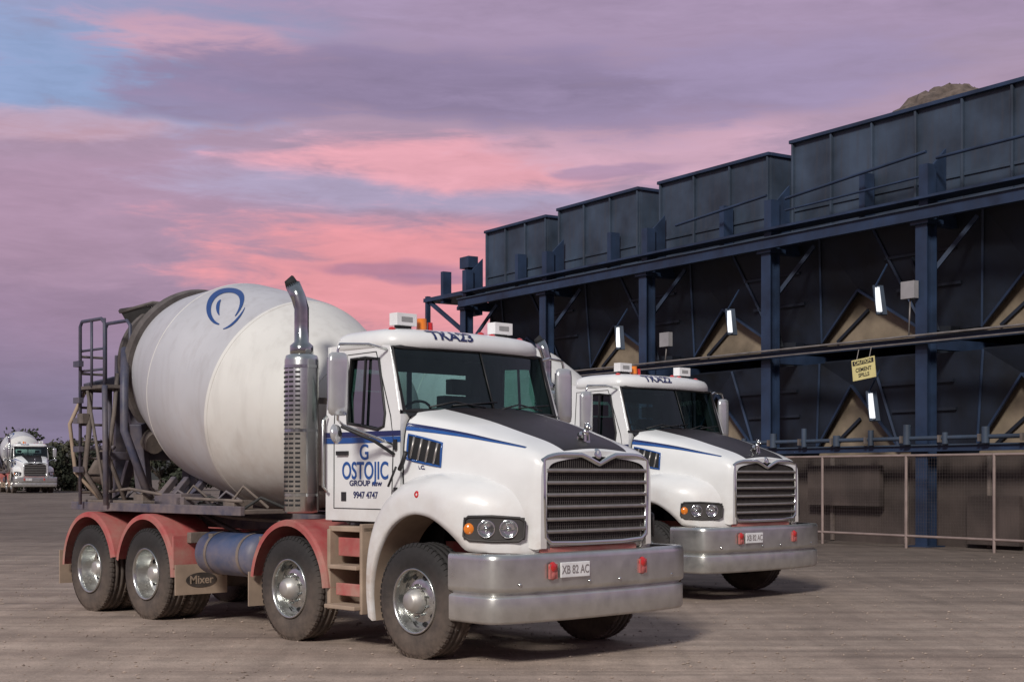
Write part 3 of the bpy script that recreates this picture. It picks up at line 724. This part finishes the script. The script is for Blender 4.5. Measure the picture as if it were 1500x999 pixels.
ad=N(nt,'ShaderNodeMath',operation='ADD'); L.new(n1,ad.inputs[0]); L.new(n4,ad.inputs[1]); hf=N(nt,'ShaderNodeMath',operation='MULTIPLY'); L.new(ad.outputs[0],hf.inputs[0]); hf.inputs[1].default_value=0.5
L.new(hf.outputs[0],cr_.inputs[0])
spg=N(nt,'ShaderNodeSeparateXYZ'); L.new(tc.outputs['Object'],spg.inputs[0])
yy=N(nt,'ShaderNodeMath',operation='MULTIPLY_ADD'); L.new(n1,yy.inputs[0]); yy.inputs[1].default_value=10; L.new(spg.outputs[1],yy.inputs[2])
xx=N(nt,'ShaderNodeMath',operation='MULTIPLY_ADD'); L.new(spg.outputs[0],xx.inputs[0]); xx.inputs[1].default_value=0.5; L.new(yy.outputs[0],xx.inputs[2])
fac=mul(mul(mul(mr(n2,0.3,0.7,0.70,1.20),mr(n3,0.3,0.7,0.72,1.20)),mul(mr(n5,0.35,0.65,0.86,1.06),mr(n6,0.38,0.5,0.80,1.03))),mr(xx.outputs[0],17,38,1.04,0.42))  # last factor darkens the far ground in its colour, imitating light falloff
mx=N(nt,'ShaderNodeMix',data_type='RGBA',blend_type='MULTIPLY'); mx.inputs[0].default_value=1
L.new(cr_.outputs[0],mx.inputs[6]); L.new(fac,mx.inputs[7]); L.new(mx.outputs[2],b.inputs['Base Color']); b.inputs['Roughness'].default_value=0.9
sm=N(nt,'ShaderNodeMath',operation='MULTIPLY_ADD'); L.new(n3,sm.inputs[0]); sm.inputs[1].default_value=0.2; L.new(n2,sm.inputs[2])
sm2=N(nt,'ShaderNodeMath',operation='MULTIPLY_ADD'); L.new(n6,sm2.inputs[0]); sm2.inputs[1].default_value=0.8; L.new(sm.outputs[0],sm2.inputs[2])
bu=N(nt,'ShaderNodeBump'); bu.inputs['Strength'].default_value=0.65; bu.inputs['Distance'].default_value=0.06; L.new(sm2.outputs[0],bu.inputs['Height']); L.new(bu.outputs[0],b.inputs['Normal'])
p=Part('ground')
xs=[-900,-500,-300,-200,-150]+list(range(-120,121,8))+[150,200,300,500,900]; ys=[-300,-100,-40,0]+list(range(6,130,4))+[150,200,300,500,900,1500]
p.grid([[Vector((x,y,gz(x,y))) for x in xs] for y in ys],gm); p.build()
p=Part('gravel'); gr=M('gravel_stone',(0.36,0.285,0.235),0.9,var=0.5,ns=3)
for k in range(5200):
    y=9+ (random.random()**1.6)*20; x=random.uniform(-0.42,0.42)*y; r_=0.004+0.016*random.random()**2
    q=[Vector((x+r_*random.uniform(.6,1.4)*a,y+r_*random.uniform(.6,1.4)*b_,r_*0.3+r_*0.7*c)) for a,b_,c in((1,0,0),(0,1,0),(-1,0,0),(0,-1,0),(0,0,1),(0,0,-1))]
    p.add(q,[(0,1,4),(1,2,4),(2,3,4),(3,0,4),(1,0,5),(2,1,5),(3,2,5),(0,3,5)],gr)
p.build(recalc=False)
# ------------------------------------------------------------------ AGGREGATE BINS
BN=empty('aggregate_bin_plant',(9.6,33,0),math.atan2(-0.836,0.549))
bs1=M('bin_steel',(0.040,0.060,0.095),0.6,var=0.55,ns=0.9,streak=0.6,bump=0.1,bs=8)
bs2=M('frame_steel',(0.018,0.036,0.080),0.55,var=0.45,ns=1.5,bump=0.1,bs=10,streak=0.3)
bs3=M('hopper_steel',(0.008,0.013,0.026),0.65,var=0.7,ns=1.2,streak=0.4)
tanp=M('concrete_wall_panel',(0.24,0.19,0.135),0.85,var=0.4,ns=1.5,streak=0.4)
brown=M('bunker_wall',(0.080,0.060,0.053),0.9,var=0.55,ns=0.9,streak=0.6)
bays=[(-20.3,-16.55,10.28),(-15.85,-11.65,10.38),(-10.64,-6.0,10.36),(-5.13,4.6,10.5),(5.4,12,10.5)]
p=Part('storage_bins')
for x0,x1,zt in bays:
    t=0.05
    p.box(x0,x1,0.8,0.85,7.9,zt,bs1); p.box(x0,x0+t,0.85,5.2,7.9,zt-.01,bs1); p.box(x1-t,x1,0.85,5.2,7.9,zt-.01,bs1); p.box(x0,x1,5.2,5.25,7.9,zt,bs1)
    p.box(x0-0.05,x1+0.05,0.68,0.80,zt-0.09,zt+0.003,bs2); p.box(x1+0.0,x1+0.06,0.80,5.2,zt-0.09,zt+0.003,bs2)
    p.box(x0,x1,0.76,0.80,8.60,8.68,bs1)
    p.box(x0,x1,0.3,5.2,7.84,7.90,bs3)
    n=max(3,round((x1-x0)/1.35))
    for i in range(n+1):
        x=lerp(x0+0.04,x1-0.04,i/n); p.box(x-0.03,x+0.03,0.71,0.797,8.0,zt-0.1,bs1)
    for i in range(1,4):
        y=0.85+i*1.1; p.box(x1,x1+0.06,y-.03,y+.03,7.95,zt-.1,bs1)
p.build(BN,bevel=0.01)
p=Part('hopper_cones')
cols=[-20.4,-15.45,-10.3,-5.15,0,5.15,10.3]
for x0,x1 in zip(cols,cols[1:]):
    xm=x0+1.8
    for (z1,z0,za,y1,y0,wl,wr) in((7.83,5.15,6.4,0.9,1.5,1.4,2.1),(4.55,2.35,3.95,0.9,1.2,1.3,1.5)):
        def Y(z): return lerp(y1,y0,(z1-z)/(z1-z0))
        A=[(x0,z1),(xm-0.9,z1),(xm-wl,z0),(x0,z0)]; C_=[(xm+0.9,z1),(x1,z1),(x1,z0),(xm+wr,z0)]
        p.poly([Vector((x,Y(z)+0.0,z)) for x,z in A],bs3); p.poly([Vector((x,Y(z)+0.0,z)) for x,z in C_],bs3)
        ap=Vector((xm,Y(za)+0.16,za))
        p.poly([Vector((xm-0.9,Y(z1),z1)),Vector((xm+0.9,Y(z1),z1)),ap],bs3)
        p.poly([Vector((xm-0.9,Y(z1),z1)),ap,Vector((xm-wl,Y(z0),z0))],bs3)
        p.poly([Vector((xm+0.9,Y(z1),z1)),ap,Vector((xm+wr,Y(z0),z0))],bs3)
        yt=Y(z0)+0.18
        p.poly([Vector((xm-wl-.1,yt,z0-0.25)),Vector((xm+wr+.2,yt,z0-0.25)),Vector((xm+wr+.2,yt,z0+.1)),Vector((xm+.15,yt,za+0.1)),Vector((xm-.15,yt,za+0.1)),Vector((xm-wl-.1,yt,z0+.1))],tanp)
        for s_,w in((-1,wl),(1,wr)):
            p.beam((xm+s_*w,Y(z0)-.02,z0),(xm,Y(za)+.12,za),0.06,0.06,bs2)
            p.beam((xm+s_*0.9,Y(z1)-.03,z1),(xm+s_*w,Y(z0)-.03,z0),0.05,0.06,bs2)
        p.beam((xm-wl*.7,yt-.06,z0),(xm+.1,yt-.06,z0+.75),0.05,0.08,bs3)
        for k in range(2): 
            zz=lerp(z1,z0,0.3+0.3*k); p.beam((xm+1.15+.25*k,Y(zz)-0.03,zz),(x1,Y(zz)-0.03,zz),0.05,0.07,bs3)
    p.rev([(0,0.5),(1.0,0.25)],(x1-0.7,1.3,5.2),(0,0,-1),10,bs3,False)
p.box(-20.4,12,4.4,4.5,0,7.83,bs3)
p.box(-20.45,-20.35,1.0,4.4,4.7,7.83,bs3)
p.box(-20.4,12,1.9,4.4,4.6,4.7,bs3)
p.build(BN)
p=Part('support_frame')
for x in cols:
    w=0.17
    for xx,yy in((x,0),):
        p.box(xx-w,xx+w,yy-w,yy-w+.03,0,7.8,bs2); p.box(xx-w,xx+w,yy+w-.03,yy+w,0,7.8,bs2); p.box(xx-.02,xx+.02,yy-w+.03,yy+w-.03,0,7.8,bs2)
        p.box(xx-.3,xx+.3,yy-.3,yy+.3,0,0.03,bs2)
        p.box(xx-0.13,xx+0.13,-0.1,0.2,7.5,8.85,bs2); p.box(xx-0.26,xx+0.26,-0.25,0.3,7.45,7.55,bs2)
        p.prism([(xx-0.03,0.2,8.85),(xx-0.03,0.66,9.3),(xx-0.03,0.66,7.95),(xx-0.03,0.2,7.95)],(0.06,0,0),bs2)
    p.box(x-.15,x+.15,3.9,4.2,0,7.8,bs2); p.beam((x,0.2,7.6),(x,4,7.6),0.2,0.3,bs2); p.beam((x,0.2,4.7),(x,4,4.7),0.2,0.25,bs2)
    p.box(x-2.3-0.09,x-2.3+0.09,0.35,0.70,7.95,9.1,bs2)
for z,h in((7.68,0.30),(4.75,0.15),(2.28,0.16)):
    p.box(-20.5,12,-0.30,-0.18,z-h/2,z+h/2,bs2)
    p.box(-20.5,12,-0.36,-0.30,z+h/2-0.03,z+h/2,bs1); p.box(-20.5,12,-0.34,-0.30,z-h/2,z-h/2+0.03,bs2)
p.box(-20.4,12,-0.28,0.3,8.02,8.08,bs2)
for x0,x1 in zip(cols,cols[1:]):
    p.beam((x0,0.25,6.4),(x0+0.9,0.7,7.6),0.08,0.1,bs2)
    p.beam((x1,0.4,5.0),(x1-1.2,0.9,6.9),0.08,0.1,bs3)
p.cyl((-9,0.0,8.75),(-5.3,0.0,9.0),0.04,bs2,n=6); p.cyl((-4.6,0.0,8.8),(0,0.0,9.15),0.04,bs2,n=6); p.cyl((0.3,0.0,8.95),(12,0.0,9.15),0.04,bs2,n=6)
p.cyl((-4.6,0.0,8.5),(0,0.0,8.6),0.03,bs2,n=6)
p.build(BN)
cond=M('conduit_grey',(0.22,0.20,0.19),0.5,0.3,var=0.3)
p=Part('conduit_pipes')
p.cyl((-16,-0.42,4.86),(12,-0.42,4.86),0.028,cond,n=8); p.cyl((-16,-0.42,4.70),(12,-0.42,4.70),0.02,cond,n=8)
p.cyl((-14,-0.4,2.5),(12,-0.4,2.5),0.05,bs1,n=8)
for k in range(18): 
    x=-9+k*1.1; p.cyl((x,-0.42,2.36),(x,-0.42,2.62+0.1*(k%3)),0.09-0.02*(k%2),bs1,n=10); p.box(x-0.16,x-0.1,-0.5,-0.3,2.4,2.56,dirty)
jb=M('junction_box',(0.30,0.29,0.30),0.5)
for x in(-9.1,-0.25): p.box(x-0.20,x+0.20,-0.35,-0.2,5.75 if x>-5 else 5.3,6.15 if x>-5 else 5.7,jb)
p.tube([(-9.1,-0.25,5.3),(-9.1,-0.3,4.9)],0.02,cond,6); p.tube([(-0.25,-0.25,5.75),(-0.25,-0.3,4.9)],0.02,cond,6)
p.build(BN)
p=Part('bunker_walls')
p.box(-20.4,12,0.50,0.6,0.0,2.10,brown)
for k in range(14): 
    x=-20.2+k*2.4; p.box(x-0.05,x+0.05,0.45,0.497,0.02,2.1,dirty)
p.box(-4.0,-1.6,0.2,0.35,0.9,1.9,brown); p.box(1.0,2.4,0.2,0.35,0.1,1.2,brown)
p.build(BN)
p=Part('strip_lamps')
sl=M('lamp_tube',(0.75,0.78,0.82),0.3,emit=0.6)
for (u,v) in((1285,440),(1068,472),(905,495),(1275,595)):
    r_=(u-750)/2085; bb=-0.2; t=(9.6+.836*bb-r_*(33+.549*bb))/(.549+.836*r_); D=33+.549*bb+.836*t; z=1.67+(695-v)*D/2085
    p.beam((-t-0.08,bb,z+0.30),(-t+0.10,bb-0.1,z-0.30),0.06,0.06,sl); p.beam((-t+0.02,bb,z+0.30),(-t+0.20,bb-0.1,z-0.30),0.06,0.06,sl); p.beam((-t-0.06,bb+.08,z+0.36),(-t+0.16,bb-0.02,z-0.36),0.26,0.05,bs1)
    p.beam((-t-.05,bb,z+.35),(-t-.05,0.2,z+.9),0.03,0.03,bs2)
p.build(BN)
p=Part('side_platform')
p.box(-21.0,-20.8,0.3,0.5,0,9.4,bs2); p.box(-23.85,-23.7,0.3,0.45,0,8.3,bs2); p.box(-23.85,-23.7,2.0,2.15,0,8.3,bs2)
p.box(-23.9,-20.4,0.25,2.2,8.08,8.22,bs2); p.beam((-23.7,0.4,8.1),(-20.9,0.4,6.6),0.1,0.14,bs2)
p.box(-21.2,-20.6,0.2,0.6,9.0,9.4,bs2); p.box(-20.9,-20.3,0.3,0.6,7.3,7.5,bs2)
p.build(BN)
p=Part('aggregate_pile'); st=M('aggregate',(0.13,0.10,0.085),0.95,var=0.5,ns=6,bump=0.6,bs=5)
rws=[]
for i in range(16):
    r_=2.0*i/15; rws.append([Vector((-1.7+r_*1.05*math.cos(t*math.pi/16)+random.uniform(-.07,.07),3.0+r_*math.sin(t*math.pi/16),11.45-0.15*(r_<0.9)*r_-0.62*max(0,r_-.5)**1.2+random.uniform(-.1,.1))) for t in range(32)])
p.grid(rws,st,False,closed=True); p.build(BN)
# sign
ys_=M('sign_yellow',(0.70,0.62,0.28),0.5,var=0.08); yk=M('sign_black',(0.02,0.02,0.02),0.5)
for (x,z,tl) in((-1.43,4.19,-6),):
    W=bpy.data.objects.new('warning_sign',None); sc.collection.objects.link(W)
    Mx=Matrix.Translation((9.6,33,0))@Matrix.Rotation(math.atan2(-0.836,0.549),4,'Z')
    W.matrix_world=Mx@Matrix.Translation((x,-0.52,z))@Matrix.Rotation(math.radians(tl),4,'Y')
    p=Part('sign_board'); p.box(-0.36,0.36,-0.01,0.01,-0.25,0.25,ys_); p.box(-0.33,0.33,-0.014,-0.0105,0.11,0.22,yk); p.cyl((-0.2,0,0.24),(-0.2,0.1,0.5),0.01,cond); p.cyl((0.2,0,0.24),(0.2,0.1,0.5),0.01,cond); p.build(W)
    text_obj('sign_text','CAUTION',0.12,ys_,SIDE(0,-0.017,0.165),W,0.002,0.001,1)
    text_obj('sign_text_lower','CEMENT\nSPILLS',0.13,yk,SIDE(0,-0.013,-0.08),W,0.003,0.001,1)
# fence
F=empty('pipe_fence',(9.6,33,0),math.atan2(-0.836,0.549))
fm=M('fence_pipe',(0.30,0.23,0.21),0.6,0.2,var=0.2)
p=Part('rails_and_posts')
for z in(2.1,0.28): p.cyl((-9.5,-0.9,z),(12,-0.9,z),0.03,fm,n=8)
for x in[-9.5,-7.0,-4.6,-2.4,0.2,2.6,5,7.5,10]: p.cyl((x,-0.9,0),(x,-0.9,2.12),0.035,fm,n=8)
p.build(F)
wm=M('fence_wire',(0.11,0.09,0.085),0.6,0.4,var=0.2)
p=Part('mesh_infill')
for k in range(0,287): 
    x=-9.5+k*0.075; p.box(x-.0016,x+.0016,-.902,-.898,0.28,2.1,wm)
for k in range(24): p.box(-9.5,12,-.902,-.898,0.3+k*0.075,0.303+k*0.075,wm)
p.build(F,recalc=False)
# ------------------------------------------------------------------ hills, bushes
p=Part('hills_and_reflection_strip'); hm=M('hill_scrub',(0.035,0.035,0.03),0.95,var=0.4,ns=0.05)
for sgn,y0 in((1,300),(-1,-170)):  # negative side is an unseen strip, added as a dark band for reflections
    rws=[]
    for i in range(121):
        x=-420+i*7; h=9.5+3.0*math.sin(i*0.23)+1.6*math.sin(i*0.71+1)+0.6*math.sin(i*1.9)
        if sgn<0: h*=1.5
        rws.append([Vector((x,y0,0)),Vector((x,y0+sgn*10,h*0.6)),Vector((x,y0+sgn*25,h*0.9)),Vector((x,y0+sgn*45,h))])
    p.grid(rws,hm,True)
p.build()
p=Part('bushes'); lm=M('dark_foliage',(0.035,0.042,0.024),0.8,var=0.5,ns=2); lm2=M('olive_foliage',(0.06,0.058,0.035),0.8,var=0.4,ns=2); bk=M('bark',(0.06,0.045,0.035),0.9)
for cx,cy,rr,hh in[(-33.5,101,3.0,4.8),(-31.5,102,2.8,4.4),(-30.2,99,2.2,3.8),(-36,100,2.8,4.4),(-29.0,101,2.4,3.9),(-27.5,104,2.6,3.8),(-39,102,3,4.6),(-25.5,103,2.2,3.4),(-23,104,2.4,3.2),(-43,101,3,4.5),(-48,103,3.5,4),(-54,102,3.5,4.6)]:
    p.cyl((cx,cy,0.4),(cx+.2,cy,hh*0.6),0.16,bk,0.08,n=6)
    for k in range(4): p.cyl((cx+.1,cy,hh*0.4),(cx+random.uniform(-1,1)*rr*.6,cy+random.uniform(-1,1)*rr*.5,hh*0.8),0.07,bk,0.03,n=5)
    cl=[(cx+random.uniform(-1,1)*rr*.75,cy+random.uniform(-1,1)*rr*.6,0.5+random.uniform(.05,.85)*hh,random.uniform(.4,.8)*rr*0.5) for _ in range(16)]
    for (a,b_,c,r_) in cl:
        mt=random.choice((lm,lm,lm2))
        for k in range(110):
            d=Vector((random.gauss(0,1),random.gauss(0,1),random.gauss(0,1))).normalized()*r_*random.uniform(.3,1.15); c0=Vector((a,b_,c))+Vector((d.x,d.y,d.z*.8))
            e=Vector((random.gauss(0,1),random.gauss(0,1),random.gauss(0,1))).normalized()*0.15; f=e.cross(d).normalized()*0.10
            p.add([c0-e,c0+f,c0+e,c0-f],[(0,1,2,3)],mt)
p.build(recalc=False)
# ------------------------------------------------------------------ WORLD
w=bpy.data.worlds.new('World'); sc.world=w; w.use_nodes=True; nt=w.node_tree; L=nt.links; bg=nt.nodes['Background']
tc=N(nt,'ShaderNodeTexCoord'); sp=N(nt,'ShaderNodeSeparateXYZ'); L.new(tc.outputs['Generated'],sp.inputs[0])
def mth(op,a,b=None,c=None,clamp=False):
    n=N(nt,'ShaderNodeMath',operation=op); n.use_clamp=clamp
    for i,v in enumerate((a,b,c)):
        if v is None: continue
        if isinstance(v,(int,float)): n.inputs[i].default_value=v
        else: L.new(v,n.inputs[i])
    return n.outputs[0]
X,Y,Z=sp.outputs
az=mth('ARCTAN2',X,Y); hyp=mth('SQRT',mth('ADD',mth('MULTIPLY',X,X),mth('MULTIPLY',Y,Y))); q=mth('DIVIDE',Z,mth('MAXIMUM',hyp,0.02))
def wn(sx,sz,off,det=8,rg=0.55,dist=0.0):
    cb=N(nt,'ShaderNodeCombineXYZ'); L.new(mth('MULTIPLY',az,sx),cb.inputs[0]); L.new(mth('MULTIPLY',q,sz),cb.inputs[1]); cb.inputs[2].default_value=off
    n=N(nt,'ShaderNodeTexNoise'); n.inputs['Scale'].default_value=1; n.inputs['Detail'].default_value=det; n.inputs['Roughness'].default_value=rg; n.inputs['Distortion'].default_value=dist
    L.new(cb.outputs[0],n.inputs['Vector']); return n.outputs[0]
nA=wn(7,30,1.3,5,0.6,0.4); nB=wn(18,90,5.1,4,0.65,0.5); nC=wn(5,12,9.4,3)
wq=mth('ADD',q,mth('MULTIPLY',mth('SUBTRACT',nC,0.5),0.05)); wp=mth('ADD',az,mth('MULTIPLY',mth('SUBTRACT',nA,0.5),0.14))
nM=mth('ADD',mth('MULTIPLY',nA,0.55),mth('MULTIPLY',nB,0.45))
def blobm(p0,q0,a,b_,tilt=0,nz=1.6,lo=0.2,hi=0.75):
    dx=mth('SUBTRACT',wp,p0); dy=mth('SUBTRACT',wq,q0)
    if tilt: dy=mth('SUBTRACT',dy,mth('MULTIPLY',dx,tilt))
    e=mth('ADD',mth('POWER',mth('ABSOLUTE',mth('DIVIDE',dx,a)),2),mth('POWER',mth('ABSOLUTE',mth('DIVIDE',dy,b_)),2))
    g=mth('EXPONENT',mth('MULTIPLY',e,-1))
    g=mth('ADD',g,mth('MULTIPLY',mth('MULTIPLY',mth('SUBTRACT',nM,0.5),nz),mth('MINIMUM',mth('MULTIPLY',g,5),1)))
    r=N(nt,'ShaderNodeMapRange'); r.interpolation_type='SMOOTHSTEP'; r.inputs[1].default_value=lo; r.inputs[2].default_value=hi; L.new(g,r.inputs[0]); return r.outputs[0]
ramp=N(nt,'ShaderNodeValToRGB'); els=ramp.color_ramp.elements
stops=[(0.0,(0.19,0.16,0.26)),(0.05,(0.22,0.175,0.28)),(0.10,(0.33,0.22,0.33)),(0.16,(0.41,0.27,0.38)),(0.24,(0.43,0.30,0.41)),(0.34,(0.37,0.30,0.43)),(0.6,(0.31,0.31,0.40)),(1.0,(0.28,0.31,0.38))]
els[0].position=0; els[0].color=(*stops[0][1],1); els[1].position=1; els[1].color=(*stops[-1][1],1)
for ps,c in stops[1:-1]:
    e=els.new(ps); e.color=(*c,1)
L.new(wq,ramp.inputs[0]); col=ramp.outputs[0]
def over(col,mask,c,amt=1.0):
    m=N(nt,'ShaderNodeMix',data_type='RGBA'); L.new(mth('MULTIPLY',mask,amt),m.inputs[0]); L.new(col,m.inputs[6]); m.inputs[7].default_value=(*c,1); return m.outputs[2]
for (u,v,a,b_,tilt,c,amt) in[
    (60,100,0.18,0.050,0,(0.28,0.38,0.62),0.95),
    (280,20,0.16,0.04,0,(0.31,0.35,0.56),0.8),
    (70,185,0.08,0.015,0,(0.64,0.38,0.44),0.6),
    (330,75,0.09,0.018,-0.15,(0.68,0.38,0.46),0.85),
    (60,330,0.20,0.05,0,(0.42,0.27,0.38),0.7),
    (1000,20,0.40,0.05,0,(0.38,0.28,0.42),0.9),
    (600,285,0.16,0.016,0,(0.42,0.36,0.52),0.85),
    (690,240,0.13,0.020,0,(0.80,0.38,0.44),0.95),
    (950,195,0.11,0.030,0,(0.62,0.38,0.48),0.85),
    (590,410,0.15,0.048,0,(0.80,0.31,0.34),0.95),
    (680,130,0.25,0.028,0,(0.27,0.21,0.34),0.95),
    (950,150,0.16,0.022,0,(0.31,0.24,0.38),0.8),
    (300,165,0.10,0.012,0,(0.29,0.22,0.35),0.8),
    (1150,110,0.12,0.03,0,(0.33,0.26,0.41),0.8),
    (900,240,0.05,0.006,0.1,(0.36,0.24,0.37),0.7),
    (560,388,0.07,0.006,0,(0.42,0.20,0.30),0.8),
    (620,400,0.05,0.004,0,(0.36,0.19,0.30),0.7)]:
    col=over(col,blobm(math.atan((u-750)/2085),(695-v)/2085*math.cos(math.atan((u-750)/2085)),a,b_,tilt),c,amt)
r=N(nt,'ShaderNodeMapRange'); r.inputs[1].default_value=0.3; r.inputs[2].default_value=0.7; r.inputs[3].default_value=0.84; r.inputs[4].default_value=1.14; L.new(nM,r.inputs[0])
# the side of the sky away from the sunset is darker
rb=N(nt,'ShaderNodeMapRange'); rb.inputs[1].default_value=-0.8; rb.inputs[2].default_value=0.4; rb.inputs[3].default_value=0.6; rb.inputs[4].default_value=1.0; L.new(Y,rb.inputs[0])
mx=N(nt,'ShaderNodeMix',data_type='RGBA',blend_type='MULTIPLY'); mx.inputs[0].default_value=1; L.new(col,mx.inputs[6]); L.new(mth('MULTIPLY',r.outputs[0],rb.outputs[0]),mx.inputs[7]); col=mx.outputs[2]
sky=N(nt,'ShaderNodeTexSky'); sky.sky_type='NISHITA'; sky.sun_disc=False; sky.sun_elevation=math.radians(34); sky.sun_rotation=math.radians(-162)
m=N(nt,'ShaderNodeMix',data_type='RGBA',blend_type='ADD'); m.inputs[0].default_value=0.004; L.new(col,m.inputs[6]); L.new(sky.outputs[0],m.inputs[7])
L.new(m.outputs[2],bg.inputs[0]); bg.inputs[1].default_value=1.0
# ------------------------------------------------------------------ sun
s=bpy.data.lights.new('sun','SUN'); s.energy=2.95; s.angle=math.radians(10); s.color=(1.0,0.955,0.89)
so=bpy.data.objects.new('sun',s); sc.collection.objects.link(so); d=Vector((0.26,0.80,-0.56)); so.rotation_euler=d.to_track_quat('-Z','Y').to_euler()
# ------------------------------------------------------------------ camera
c=bpy.data.cameras.new('camera'); c.sensor_width=36; c.lens=50.04; c.shift_y=0.1303; c.clip_end=4000; c.clip_start=0.1
co=bpy.data.objects.new('camera',c); sc.collection.objects.link(co); co.location=(0,0,1.67); co.rotation_euler=(math.pi/2,0,0); sc.camera=co
sc.view_settings.view_transform='Standard'; sc.view_settings.look='None'; sc.view_settings.exposure=0
